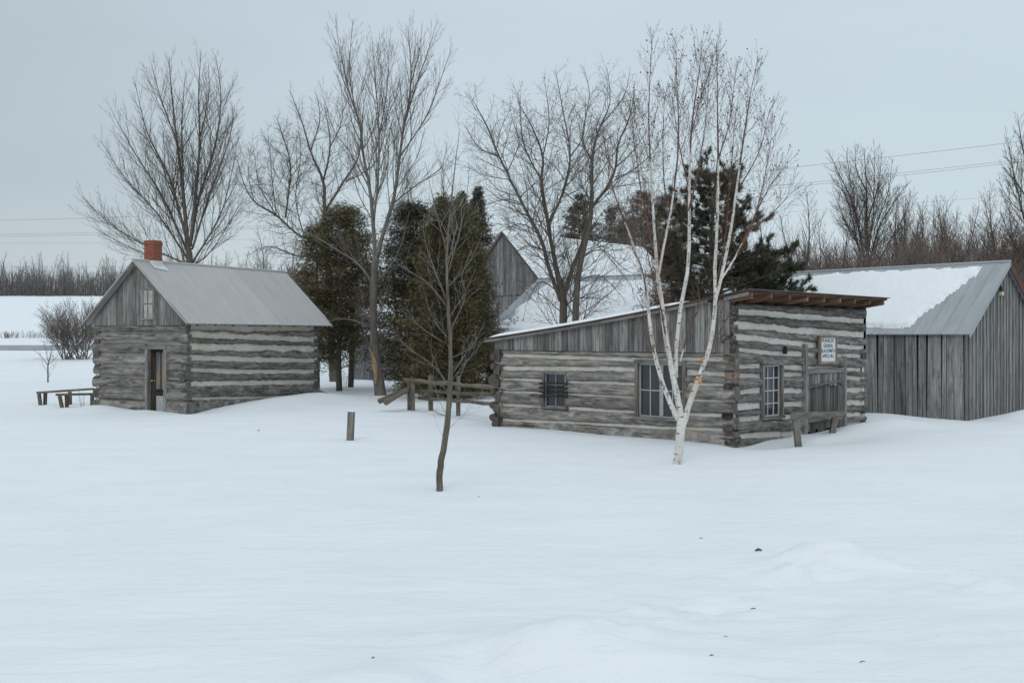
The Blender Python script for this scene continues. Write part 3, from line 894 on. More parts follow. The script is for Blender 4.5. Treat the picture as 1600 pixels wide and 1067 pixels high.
# windows
window(blk, wA, *fwin, 3, 4, sash='sashw', fw=.09, top=.05, name='window', frame_mat='board')
bw = window(blk, wB, *bwin, 4, 2, fw=.085, sash='sash', name='window', mid=2, sw=.028, frame_mat='post')
sw_ = window(blk, wB, *swin, 2, 3, fw=.06, sash='sash', name='window', frame_mat='post', sw=.02)
m = MB()
for zz in (600, 607, 613.5, 620):
    a_ = sub(BLK, 'B', 889, zz - .5); b_ = sub(BLK, 'B', 845.5, zz - 1.5)
    m.tube([wB(a_[0], .06, a_[1]), wB(b_[0], .06, b_[1])], [.024, .024], 6, .5, True)
for pxx in (852, 883):
    a_ = sub(BLK, 'B', pxx, 598); b_ = sub(BLK, 'B', pxx, 622)
    m.tube([wB(a_[0], .05, a_[1]), wB(b_[0], .05, b_[1])], [.01, .01], 6, .5, True)
m.build('bars', M['iron'], sw_)
# board door
t0, t1, z0, z1 = fdoor
m = MB()
wbox(m, wA, t0 - .04, t0 + .06, -.15, .055, -.2, z1 + .62, .8, 2); wbox(m, wA, t1 - .05, t1 + .04, -.15, .055, -.2, z1 + .30, .75, 2)
wbox(m, wA, t0 + .06, t1 - .05, -.15, .045, z1 - .10, z1 + .02, .6, 0)
m.build('door_frame', M['board'], blk)
zs = 1.12
dm = board_wall(blk, wA, t0 + .06, t1 - .05, .02, lambda t: zs + .12, name='door', wid=(.09, .16), seed=41, proud=-.055, jag=.10, lean=.015, gap=.022, tonr=(.0, .6))
board_wall(dm, wA, t0 + .10, t1 - .05, zs + .02, lambda t: z1 - .10, name='upper_boards', wid=(.10, .15), seed=42, proud=-.008, jag=.09, gap=.014, backing=False, tonr=(.1, .8))
m = MB(); p = wA(t0 + .08, .035, zs + .04); q = wA(t1 - .08, .035, zs + .17); m.beam(p, q, .02, .05, .3); m.build('door_batten', M['board'], dm); m = MB(); m.beam(wA(t0 + .1, .0, .35), wA(t1 - .1, .0, .32), .02, .09, .5)
m.build('door_batten', M['board'], dm)
# peg on the wall and grey patch
m = MB(); t, z = sub(BLK, 'A', 1223.5, 547); wbox(m, wA, t - .035, t + .035, .01, .09, z - .09, z + .09, .1, 2); m.build('wall_peg', M['darkwood'], blk)
# sign
t0, z0 = sub(BLK, 'A', 1275.5, 569.5); t1, z1 = sub(BLK, 'A', 1302, 524)
sg = empty('sign', wA(0, 0, 0), 0)
sg.parent = None
sx, sy = l2w(BLK, t0, -.06); sg.location = (sx, sy, z0); sg.rotation_euler = (0, 0, rot(BLK))
tagit(sg, label='white hand-lettered board in a tan wooden frame above the shop door', cat='sign')
W_, H_ = t1 - t0, z1 - z0
m = MB(); m.box((.04, -.03, .04), (W_ - .08, 0, 0), (0, .02, 0), (0, 0, H_ - .08)); sgp = m.build('sign_board', M['paint'], sg)
m = MB(); fw = .065
m.box((0, -.05, 0), (W_, 0, 0), (0, .06, 0), (0, 0, fw), .6, 0); m.box((0, -.05, H_ - fw), (W_, 0, 0), (0, .06, 0), (0, 0, fw), .5, 0)
m.box((0, -.048, fw), (fw, 0, 0), (0, .058, 0), (0, 0, H_ - 2 * fw), .5, 2); m.box((W_ - fw, -.048, fw), (fw, 0, 0), (0, .058, 0), (0, 0, H_ - 2 * fw), .4, 2)
m.build('sign_frame', M['tanwood'], sg)
lt = MB()
for k, (tx, ww) in enumerate((('FRANKLIN', .74), ('GENERAL', .62), ('BLACKSMITH', .86), ('APPLE HILL', .76))):
    cu = bpy.data.curves.new('lettering', 'FONT'); cu.body = tx; cu.size = .125; cu.align_x = 'CENTER'; cu.align_y = 'CENTER'; cu.extrude = .001; cu.offset = .0018
    o = bpy.data.objects.new('lettering', cu); COL.objects.link(o)
    bpy.context.view_layer.update()
    me = bpy.data.meshes.new_from_object(o.evaluated_get(bpy.context.evaluated_depsgraph_get()))
    iw = W_ - 2 * fw; vs = [v.co.copy() for v in me.vertices]; xa = min(v.x for v in vs); xb = max(v.x for v in vs); f_ = iw * ww * 1.08 / (xb - xa)
    cxx = W_ / 2 + (0 if k else -.03); cz = H_ - fw - (H_ - 2 * fw) * (.12 + .215 * k); i0 = len(lt.V)
    for v in vs: lt.V.append((cxx + (v.x - (xa + xb) / 2) * f_, -.0315 - v.z, cz + v.y))
    for p in me.polygons: lt.face([i0 + q for q in p.vertices])
    bpy.data.objects.remove(o); bpy.data.curves.remove(cu); bpy.data.meshes.remove(me)
lt.build('lettering', M['ink'], sg)

# hitching rail in front of the door
hr = empty('hitching_rail', (P(1249, 700, 22.6).x, 22.6, 0), label='rough wooden hitching rail on two leaning posts before the shop door', cat='hitching rail')
o_ = hr.location
m = MB(); a, b = P(1240, 650, 21.9) - o_, P(1319, 647, 25.2) - o_
m.tube([a, (a + b) / 2 + Vector((0, 0, .01)), b], [.085, .078, .07], 8, .55, True, .15); m.build('rail', M['post'], hr)
m = MB(); m.beam(P(1249, 712, 22.0) - o_, P(1242, 644, 22.0) - o_, .13, .12, .45, (0, 1, 0)); m.build('post', M['post'], hr)
m = MB(); m.beam(P(1298.5, 690, 24.5) - o_, P(1304.5, 651, 24.5) - o_, .13, .12, .45, (0, 1, 0)); m.build('post', M['post'], hr)

# ------------------------------------------------------------------ barns
random.seed(13)
rbn = empty('board_barn', (RBN[0], RBN[1], 0), rot(RBN), label='grey board barn at the right with snow on its steel roof and battened gable', cat='barn')
GW, BL2, ez, az = 5.4, 9.5, 2.55, 4.60
gfr = lambda t: ez + (az - ez) * (1 - abs(t - GW / 2) / (GW / 2))
board_wall(rbn, wA, 0, GW, lambda t: -.2, lambda t: gfr(t) - .02, name='gable_wall', mat='board2', wid=(.2, .26), batten=True, seed=51, lean=.012)
board_wall(rbn, wB, 0, BL2, -.2, lambda t: ez - .03, name='side_wall', mat='board2', wid=(.12, .26), seed=52, lean=.05, gap=.02, th=.03, tonr=(.1, 1.0))
board_wall(rbn, Wall('C', GW, BL2), 0, GW, -.2, lambda t: gfr(t) - .02, name='gable_wall', mat='board2', wid=(.2, .26), seed=53)
board_wall(rbn, Wall('D', GW, BL2), 0, BL2, -.2, lambda t: ez - .03, name='side_wall', mat='board2', wid=(.2, .26), seed=54)
r = MB(); s_ = (az - ez) / (GW / 2); ov = .16; fo_ = .22
E1 = Vector((-ov, -fo_, ez + .03 - ov * s_)); E2 = Vector((-ov, BL2 + .2, ez + .03 - ov * s_)); R1 = Vector((GW / 2, -fo_, az + .03)); R2 = Vector((GW / 2, BL2 + .2, az + .03))
roof_panel(r, E1, E2, R2, R1, .42, .022, mode='rib')
roof_panel(r, E1 + Vector((GW + 2 * ov, 0, 0)), E2 + Vector((GW + 2 * ov, 0, 0)), R2, R1, .42, .022, mode='rib')
r.tube([R1 + Vector((0, 0, .01)), R2 + Vector((0, 0, .01))], [.045, .045], 6, .6, True)
ro2 = r.build('roof', M['steel'], rbn)
e1 = Vector((0, 1, 0)); e2 = (R1 - E1).normalized(); SL = (R1 - E1).length
def rs(u, v):   # u from gable along ridge, v from eave up
    lim = 1.02 + (SL - .38 - v) * .72
    lim = .86 + 1.25 * max(0, 1 - v / (SL * .80)) ** .9
    d = min(u - lim, SL - .24 - v, v - .14 - .25 * max(0, 1 - (u - 2.1) / 2.5))
    return d + .16 * noise.noise(Vector((u * 1.1, v * 1.1, 6))) + .10 * noise.noise(Vector((u * 4, v * 5, 6))) + .05 * noise.noise(Vector((u * 11, v * 13, 2)))
snow_sheet(rbn, E1 + Vector((0, 0, .025)), e1, BL2 + .4, e2, SL, rs, th=.085)
m = MB(); gx = GW + ov
m.beam((GW / 2, -fo_ - .0, az - .07), (gx, -fo_ - .0, ez - ov * s_ - .07), .03, .20, .4); m.build('barge_board', M['redtrim'], rbn)
m = MB(); m.beam((GW / 2, -fo_ - .0, az - .045), (-ov, -fo_, ez - ov * s_ - .045), .02, .07, .5); m.build('barge_board', M['steel'], rbn)
m = MB(); t, z = sub(RBN, 'A', 1559.5, 455); m.box((t - .05, -.13, z - .02), (.1, 0, 0), (0, .07, 0), (0, 0, .12)); m.box((t - .02, -.11, z + .1), (.04, 0, 0), (0, .05, 0), (0, 0, .05)); lc = m.build('lantern', M['lampcase'], rbn)
m = MB(); m.box((t - .06, -.15, z - .13), (.12, 0, 0), (0, .1, 0), (0, 0, .11)); m.build('lantern_glass', M['lampglass'], lc)

# low barn in the middle
lbn = empty('low_barn', (LBN[0], LBN[1], 0), rot(LBN), label='low barn behind the shop with a broad snow-covered steel roof', cat='barn')
LL, LW, ez, az = 8.2, 9.0, 2.53, 4.96
gfl = lambda t: ez + (az - ez) * (1 - abs(t - LW / 2) / (LW / 2))
board_wall(lbn, wA, 0, LL, -.2, lambda t: ez - .03, name='side_wall', mat='board2', seed=61)
board_wall(lbn, wB, 0, LW, -.2, lambda t: gfl(t) - .02, name='gable_wall', mat='board2', seed=62)
board_wall(lbn, Wall('C', LL, LW), 0, LL, -.2, lambda t: ez - .03, name='side_wall', mat='board2', seed=63)
board_wall(lbn, Wall('D', LL, LW), 0, LW, -.2, lambda t: gfl(t) - .02, name='gable_wall', mat='board2', seed=64)
r = MB(); s_ = (az - ez) / (LW / 2); ov = .2
E1 = Vector((-.25, -ov, ez + .03 - ov * s_)); E2 = Vector((LL + .25, -ov, ez + .03 - ov * s_)); R1 = Vector((-.25, LW / 2, az + .03)); R2 = Vector((LL + .25, LW / 2, az + .03))
roof_panel(r, E1, E2, R2, R1, .45, .022, mode='rib')
sh = Vector((0, LW + 2 * ov, 0)); roof_panel(r, E1 + sh, E2 + sh, R2, R1, .45, .022, mode='rib')
r.tube([R1, R2], [.05, .05], 6, .6, True)
r.build('roof', M['steel'], lbn)
e2 = (R1 - E1).normalized(); SL = (R1 - E1).length
def ls(u, v):
    lim = .30 + .55 * v / SL + .35 * max(0, noise.noise(Vector((v * .9, 3, 3))) + .2)
    d = min(u - lim, SL - .55 - v, v - .20, LL + .3 - u)
    return d + .12 * noise.noise(Vector((u * 1.1, v * 1.1, 16))) + .05 * noise.noise(Vector((u * 4, v * 5, 6)))
snow_sheet(lbn, E1 + Vector((0, 0, .025)), (1, 0, 0), LL + .5, e2, SL, ls, th=.09, res=.08)

# tall barn
tbn = empty('tall_barn', (TBN[0], TBN[1], 0), rot(TBN), label='tall steep-roofed barn with grey plank gable rising behind the cedars', cat='barn')
TW, TL, ez, az = 10.0, 14.2, 3.5, 8.58
gft = lambda t: ez + (az - ez) * (1 - abs(t - TW / 2) / (TW / 2))
zb = sub(TBN, 'A', 800, 460)[1]
board_wall(tbn, wA, 0, TW, -.2, lambda t: min(gft(t) - .02, zb), name='gable_wall', mat='board2', wid=(.2, .3), seed=71, jag=0)
ha = (az - ez) / (TW / 2); c0 = (zb - ez) / ha
board_wall(tbn, wA, c0, TW - c0, zb - .09, lambda t: gft(t) - .02, name='gable_wall', mat='board2', wid=(.2, .3), seed=72, proud=.035, jag=.06)
board_wall(tbn, wB, 0, TL, -.2, lambda t: ez - .03, name='side_wall', mat='board2', seed=73)
board_wall(tbn, Wall('C', TW, TL), 0, TW, -.2, lambda t: gft(t) - .02, name='gable_wall', mat='board2', seed=74)
board_wall(tbn, Wall('D', TW, TL), 0, TL, -.2, lambda t: ez - .03, name='side_wall', mat='board2', seed=75)
r = MB(); ov = .2; fo_ = .2
for sx_, xa in ((1, -ov), (-1, TW + ov)):
    roof_panel(r, (xa, -fo_, ez + .03 - ov * ha), (xa, TL + .2, ez + .03 - ov * ha), (TW / 2, TL + .2, az + .03), (TW / 2, -fo_, az + .03), .45, .02, mode='rib')
r.build('roof', M['steel'], tbn)
E1 = Vector((TW + ov, -fo_, ez + .06 - ov * ha)); e2 = (Vector((TW / 2, -fo_, az + .06)) - E1); SL = e2.length
snow_sheet(tbn, E1, (0, 1, 0), TL + .4, e2, SL, lambda u, v: min(u - .12, SL - .06 - v, v - .2, TL + .35 - u) + .05 * noise.noise(Vector((u, v, 3))), th=.1, res=.17)
m = MB(); m.beam((TW / 2, -fo_, az - .05), (-ov, -fo_, ez - ov * ha - .05), .03, .12, .2); m.build('barge_board', M['board'], tbn); m = MB(); m.beam((TW / 2, -fo_, az - .05), (TW + ov, -fo_, ez - ov * ha - .05), .03, .10, .2); m.build('barge_board', M['board'], tbn)

# small shed behind the broken tree
sh = empty('shed', (P(546, 598, 56).x, 56, 0), math.radians(-8), label='small grey board shed half hidden behind the cedars and the tall split tree', cat='shed')
SW, SD = 3.0, 2.6
gfs = lambda t: 1.75 + .9 * (1 - abs(t - SW / 2) / (SW / 2))
board_wall(sh, wA, 0, SW, -.2, lambda t: gfs(t), name='front_wall', mat='board2', wid=(.14, .2), seed=81)
board_wall(sh, Wall('B'), 0, SD, -.2, lambda t: 1.75, name='side_wall', mat='board2', seed=82); board_wall(sh, Wall('D', SW, SD), 0, SD, -.2, lambda t: 1.75, name='side_wall', mat='board2', seed=83)
board_wall(sh, Wall('C', SW, SD), 0, SW, -.2, lambda t: gfs(t), name='back_wall', mat='board2', seed=84)
r = MB(); roof_panel(r, (-.15, -.15, 1.72), (-.15, SD + .15, 1.72), (SW / 2, SD + .15, 2.70), (SW / 2, -.15, 2.70), .3, .015, mode='rib'); roof_panel(r, (SW + .15, -.15, 1.72), (SW + .15, SD + .15, 1.72), (SW / 2, SD + .15, 2.70), (SW / 2, -.15, 2.70), .3, .015, mode='rib')
r.build('roof', M['steel'], sh)
print('buildings', time.time() - T0)

# ------------------------------------------------------------------ posts, rails, fence
random.seed(14)
po = empty('wooden_post', P(547, 690, 23.3) * 1, label='lone short square wooden post standing in the open snow', cat='post')
po.location.z = 0; o_ = po.location
m = MB(); q = P(549, 643, 23.3) - o_; pz = P(546.5, 694, 23.3) - o_; pz.z = -.2
m.beam(pz, q, .155, .12, .6, (0, 1, 0)); m.build('shaft', M['post'], po)
m = MB(); m.beam(q, q + Vector((.002, 0, .022)), .15, .115, .5, (0, 1, 0)); m.build('snow_cap', M['snow'], po)

def sawhorse(label, a, b, legs, D, name='ramp_rail'):
    root = empty(name, (P(*a, D).x, D, 0), label=label, cat='rail', group='low wooden rails beside the cabin'); o_ = root.location
    m = MB(); m.beam(P(*a, D) - o_, P(*b, D + .6) - o_, .14, .07, .6); m.build('rail', M['rail'], root)
    for (x0, y0, x1, y1, dd) in legs:
        m = MB(); p0 = P(x0, y0, D + dd) - o_; p1 = P(x1, y1, D + dd) - o_; p1.z -= .15
        m.beam(p0, p1, .10, .09, .35, (0, 1, 0)); m.build('leg', M['rail'], root)
sawhorse('long low wooden rail reaching furthest out from the cabin corner', (57, 613.5), (147, 607.5), [(61, 615, 64, 633, 0), (71, 614, 70, 633, .2), (109, 612, 110, 635, .3)], 35.2)
sawhorse('shorter low wooden rail in front of the longer one by the cabin corner', (87, 616.5), (147, 615.5), [(93, 618, 98.5, 637, 0), (104, 618, 105, 638, .2), (144, 617, 144, 641, .3)], 34.0)

fe = empty('rail_fence', (P(720, 630, 31).x, 31, 0), label='weathered split rail fence running from the crossed posts to the shop corner', cat='fence'); o_ = fe.location
for (a, b, da, db, r0) in (((633, 594), (780, 605), 33.5, 28.0, .066), ((650, 610), (780, 617), 33.4, 28.1, .065), ((655, 621), (780, 631), 33.3, 28.2, .055)):
    m = MB(); A = P(*a, da) - o_; B = P(*b, db) - o_
    pts = [A + (B - A) * k / 6 + Vector((0, 0, U(-.03, .03))) for k in range(7)]
    m.tube(pts, [r0 * U(.85, 1.1) for _ in pts], 7, U(.4, .7), True, .25); m.build('rail', M['rail'], fe)
for (x, y0, y1, D, w_) in ((640, 596, 629, 33.2, .14), (673, 586, 628, 33.0, .15), (645.5, 598, 627, 33.0, .11), (716, 587, 626, 31.0, .13)):
    m = MB(); a = P(x, y0, D) - o_; b = P(x, y1, D) - o_; b.z = -.2; m.beam(b, a, w_, .12, .6, (0, 1, 0)); m.build('post', M['rail'], fe)
m = MB(); A = P(592, 625, 32.6) - o_; B = P(641, 607, 33.2) - o_; A.z -= .05
m.tube([A, (A + B) / 2, B], [.085, .09, .09], 7, .5, True, .25); m.build('prop_log', M['rail'], fe)
m = MB(); A = P(602, 629, 32.2) - o_; B = P(636, 609, 33.0) - o_
m.tube([A, (A + B) / 2, B], [.10, .09, .08], 7, .75, True, .25); m.build('prop_log', M['rail'], fe)

# ------------------------------------------------------------------ bare trees
def rdir(d, ang, az=None):
    a = d.cross(Vector((0, 0, 1)))
    if a.length < 1e-4: a = Vector((1, 0, 0))
    a.normalize(); b = d.cross(a).normalized()
    az = U(0, 2 * math.pi) if az is None else az
    pr = a * math.cos(az) + b * math.sin(az)
    return (d * math.cos(ang) + pr * math.sin(ang)).normalized()

class Prm:
    def __init__(s, **k):
        s.wig = .12; s.trop = .10; s.ang = (.45, .8); s.dens = [0, 2.6, 2.6, 2.2]; s.ratio = (.28, .5); s.rmin = .0045; s.seg = .28; s.taper = .012; s.lmax = 3.0; s.leaf = None; s.flat = 1.0; s.l0 = 1.3; s.l1 = 1.08; s.lcap = 7.5
        s.__dict__.update(k)

def grow(mb, p, d, L, r, depth, pr):
    n = max(2, min(9, int(L / pr.seg) + 1)); st = L / n
    pts = [p]; rads = [r]
    for i in range(n):
        w = pr.wig
        d = Vector((d.x + random.gauss(0, w), (d.y + random.gauss(0, w)) , d.z + random.gauss(0, w) + pr.trop)).normalized()
        p = p + d * st; pts.append(p); rads.append(max(pr.rmin * .8, r * (1 - .8 * (i + 1) / n)))
    mb.tube(pts, rads, 3 if r < .03 else 5, U(.2, .9))
    if pr.leaf is not None and depth <= 1:
        for _ in range(pr.leafn):
            q = pts[random.randint(1, n)]; s = U(.014, .034); a = Vector((U(-1, 1), U(-1, 1), U(-1, 1))).normalized() * s; b_ = Vector((U(-1, 1), U(-1, 1), U(-1, 1))).normalized() * s
            i0 = len(pr.leaf.V); pr.leaf.V += [tuple(q), tuple(q + a), tuple(q + a + b_), tuple(q + b_ * .6)]; pr.leaf.face((i0, i0 + 1, i0 + 2, i0 + 3), None, U(0, 1))
    if depth > 0: spawn(mb, pts, rads, depth, pr, L)

def spawn(mb, pts, rads, depth, pr, L, tmin=.18, mult=1.0, lenscale=None):
    nt = int(L * pr.dens[depth] * mult + random.random())
    n = len(pts) - 1
    cum = [0]
    for i in range(n): cum.append(cum[-1] + (pts[i + 1] - pts[i]).length)
    az = U(0, 6)
    for k in range(nt):
        s = (tmin + (1 - tmin) * (k + random.random()) / max(nt, 1)); x = s * cum[-1]
        i = 0
        while i < n - 1 and cum[i + 1] < x: i += 1
        f = (x - cum[i]) / max(1e-6, cum[i + 1] - cum[i]); p = pts[i].lerp(pts[i + 1], f); d = (pts[i + 1] - pts[i]).normalized()
        r = rads[i] * (1 - f) + rads[i + 1] * f
        az += 2.4 + U(-.5, .5)
        cd = rdir(d, U(*pr.ang), az)
        if lenscale: l = lenscale(s) * U(.6, 1.15)
        else: l = min(L, pr.lcap) * U(*pr.ratio) * (pr.l0 - pr.l1 * s)
        l = min(l, pr.lmax)
        if l < .12: continue
        grow(mb, p, cd, l, max(pr.rmin, min(r * .6, pr.taper * l)), depth - 1, pr)

def smooth_poly(pts, rads, sub_=3):
    if len(pts) < 3:
        return pts, rads
    P2, R2 = [], []
    n = len(pts)
    for i in range(n - 1):
        p0 = pts[max(0, i - 1)]; p1 = pts[i]; p2 = pts[i + 1]; p3 = pts[min(n - 1, i + 2)]
        for k in range(sub_):
            t = k / sub_
            P2.append(.5 * ((2 * p1) + (p2 - p0) * t + (2 * p0 - 5 * p1 + 4 * p2 - p3) * t * t + (3 * p1 - p0 - 3 * p2 + p3) * t ** 3)); R2.append(rads[i] * (1 - t) + rads[i + 1] * t)
    P2.append(pts[-1]); R2.append(rads[-1])
    return P2, R2

def traced_tree(name, D, limbs, pr, depth, trunkmat, crownmat, label, cat='tree', group=None, spread=1.2, mults=None, side=7, wob=.05, tname='trunk', lensc=None, depths=None, thin=0, wk=.76):
    """limbs: list of [(px, py, width_px), ...]; every limb drifts in depth on its own"""
    bx = P(limbs[0][0][0], limbs[0][0][1], D)
    gzv = ground(bx.x, bx.y)
    root = empty(name, (bx.x, D, gzv - .05), label=label, cat=cat, group=group); o_ = root.location
    tr = MB(); cr = MB(); placed = []
    for li, limb in enumerate(limbs):
        x0, y0 = limb[0][:2]
        dd0 = 0
        if li and placed:   # start where it meets a limb already placed
            dd0 = min(placed, key=lambda q: (q[0] - x0) ** 2 + (q[1] - y0) ** 2)[2]
        tgt = (U(-spread, spread) if depths is None else depths[li]) if li else 0
        pts, rads = [], []
        N = len(limb) - 1
        for i, (x, y, w) in enumerate(limb):
            dd = dd0 + (tgt - dd0) * (i / N) ** 1.0 if li else tgt * 0
            placed.append((x, y, dd))
            q = P(x, y, D + dd) - o_
            pts.append(q); rads.append(w / 2 / F * D * (wk if li or y < 560 else (1 + wk) / 2))
        pts, rads = smooth_poly(pts, rads, 4)
        for i in range(1, len(pts) - 1): pts[i] += Vector((U(-1, 1), U(-1, 1), U(-1, 1))) * wob * min(.25, rads[i] * 2 + .03)
        cut = len(pts)
        if thin:
            while cut > 1 and rads[cut - 1] < thin: cut -= 1
        if cut >= 2: tr.tube(pts[:cut], rads[:cut], side if rads[0] > .03 else 5, .5 if li == 0 else U(.3, .7), True, .12)
        if cut < len(pts): q0 = max(0, cut - 1); cr.tube(pts[q0:], rads[q0:], 4, .7)
        L = sum((pts[i + 1] - pts[i]).length for i in range(len(pts) - 1))
        mu = mults[li] if mults else 1.
        if mu > 0: spawn(cr, pts, rads, depth, pr, L, .12, mu, lensc)
    t_ = tr.build(tname, M[trunkmat], root, smooth=True)
    c_ = cr.build('crown', M[crownmat], root, smooth=True)
    return root, t_, c_

random.seed(101)
# A: large bare maple behind the cabin
prA = Prm(ang=(.35, .65), trop=.13, wig=.07, dens=[0, 4.4, 4.0, 2.9], ratio=(.32, .55), rmin=.0042, taper=.009, lmax=3.2, seg=.4)
A_l = [[(299, 560, 19), (298, 480, 17), (297, 416, 15), (292, 372, 9.5), (286, 297, 7), (275, 210, 4.5), (268, 144, 2.6), (264, 90, .8)],
 [(297, 385, 8), (306, 306, 6), (312, 219, 4), (310, 153, 2.4), (314, 82, .7)],
 [(299, 375, 7), (310, 315, 5), (336, 227, 3.2), (345, 153, 2), (337, 88, .6)],
 [(292, 376, 5), (266, 280, 3.6), (231, 210, 2.4), (211, 130, .6)],
 [(293, 394, 5), (253, 306, 3.5), (214, 245, 2.3), (182, 188, .9), (172, 166, .5)],
 [(295, 408, 4.5), (244, 332, 3), (196, 280, 1.8), (157, 219, .5)],
 [(294, 414, 4.2), (231, 385, 2.6), (166, 346, 1.6), (122, 300, .5)],
 [(295, 418, 4), (245, 405, 2.2), (180, 375, 1.3), (142, 352, .5)],
 [(279, 230, 3.5), (250, 150, 2), (235, 95, .5)],
 [(287, 300, 4), (284, 200, 2.6), (290, 110, .6)],
 [(300, 390, 5), (327, 306, 3.5), (358, 219, 2), (367, 165, .5)],
 [(300, 411, 4.5), (342, 341, 2.8), (360, 280, 1.6), (372, 215, .5)],
 [(300, 416, 4), (330, 392, 2.2), (366, 335, 1.2), (385, 300, .5)],
 [(312, 219, 3), (326, 150, 1.8), (325, 92, .5)]]
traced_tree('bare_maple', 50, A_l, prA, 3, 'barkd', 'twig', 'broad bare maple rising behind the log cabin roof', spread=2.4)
# B: tall split-trunk tree
prB = Prm(ang=(.32, .6), trop=.14, wig=.07, dens=[0, 4.6, 4.4, 3.1], ratio=(.32, .55), rmin=.0038, taper=.009, lmax=2.9, seg=.4)
B_l = [[(594, 625, 24), (592, 600, 20), (586, 555, 18), (583, 500, 16), (584, 440, 15), (587, 400, 13)],
 [(586, 402, 9), (582, 340, 8), (577, 290, 6.5), (568, 245, 5), (562, 197, 4), (542, 131, 2.4), (524, 40, .6)],
 [(588, 405, 10), (603, 350, 8), (616, 306, 7), (629, 210, 5), (642, 131, 3), (637, 40, .6)],
 [(584, 345, 5), (591, 270, 4.2), (592, 210, 3.4), (588, 144, 2.2), (581, 58, .6)],
 [(631, 197, 4), (651, 131, 2.4), (669, 80, 1.4), (684, 32, .5)],
 [(625, 245, 4), (665, 184, 2.4), (692, 115, 1.4), (706, 72, .5)],
 [(563, 200, 3.5), (546, 120, 2), (552, 30, .5)],
 [(592, 215, 3), (606, 130, 1.8), (604, 60, .5)],
 [(642, 131, 2.5), (655, 80, 1.5), (660, 38, .5)],
 [(583, 445, 6), (561, 414, 4.5), (524, 389, 3), (483, 365, 1.8), (450, 354, .6)],
 [(581, 512, 4), (545, 499, 2.8), (516, 501, 1.6), (494, 520, .5)],
 [(586, 443, 4), (611, 414, 3), (627, 381, 2), (640, 330, .6)],
 [(612, 320, 3.5), (650, 290, 2.4), (690, 262, 1.4), (712, 225, .5)],
 [(575, 290, 3.5), (548, 240, 2), (520, 200, 1.2), (500, 130, .5)]]
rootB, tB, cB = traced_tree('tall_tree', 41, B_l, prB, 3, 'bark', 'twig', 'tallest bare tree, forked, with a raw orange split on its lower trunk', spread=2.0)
m = MB(); o_ = rootB.location
edge = [(577, 543, 3), (581, 552, 6), (584, 566, 8), (587, 582, 6), (587, 600, 3)]
st = 0
for (x, y, w) in edge:
    D_ = 41 - .26
    for k in (-1, 0, 1): m.V.append(tuple(P(x + k * w / 2 + 0, y + (0 if k else 0), D_ - (.05 if k == 0 else .0)) - o_))
for i in range(len(edge) - 1):
    for k in (0, 1): m.face((i * 3 + k, i * 3 + 3 + k, i * 3 + 4 + k, i * 3 + 1 + k))
s0 = len(m.V)
for (x, y, w) in edge:
    for k in (-1, 1): m.V.append(tuple(P(x + k * w / 2, y, 41 - .05) - o_))
for i in range(len(edge) - 1):
    m.face((i * 3, s0 + i * 2, s0 + i * 2 + 2, i * 3 + 3)); m.face((i * 3 + 2, i * 3 + 5, s0 + i * 2 + 3, s0 + i * 2 + 1))
m.build('split_wood', M['barewood'], rootB, smooth=False)
# C: crooked tree behind
prC = Prm(ang=(.5, .95), trop=.05, wig=.17, dens=[0, 6, 5.6, 4.6], ratio=(.3, .52), rmin=.0043, taper=.010, lmax=2.4, seg=.3)
C_l = [[(522, 615, 16), (516, 500, 14), (512, 400, 11), (507, 324, 8), (505, 284, 6), (485, 236, 4), (472, 192, 2.6), (452, 140, .7)],
 [(505, 350, 6), (476, 372, 4.5), (432, 337, 4), (397, 315, 3), (380, 284, 2), (371, 250, .6)],
 [(508, 330, 6), (537, 284, 4.5), (560, 245, 3), (566, 190, .8)],
 [(505, 284, 4.5), (516, 227, 3.4), (507, 166, .8)],
 [(446, 340, 4), (454, 262, 3), (441, 210, 2), (430, 180, .6)],
 [(485, 236, 3), (500, 185, 2), (492, 140, .5)],
 [(432, 337, 2.5), (405, 290, 1.8), (398, 240, .5)],
 [(511, 380, 5), (545, 340, 3), (570, 320, .8)],
 [(507, 400, 5), (465, 400, 3), (420, 385, 1.6), (385, 400, .5)],
 [(476, 372, 3), (462, 310, 2), (470, 240, 1.2), (462, 170, .5)], [(397, 315, 2), (388, 270, 1.4), (395, 215, .5)], [(432, 337, 2.4), (425, 280, 1.6), (418, 200, .5)], [(516, 230, 2.4), (535, 185, 1.5), (532, 130, .5)], [(540, 284, 3), (580, 262, 2), (600, 225, .5)]]
traced_tree('crooked_tree', 53, C_l, prC, 3, 'barkd', 'twig', 'crooked bare tree with many twisted limbs left of the tallest tree', spread=2.2)
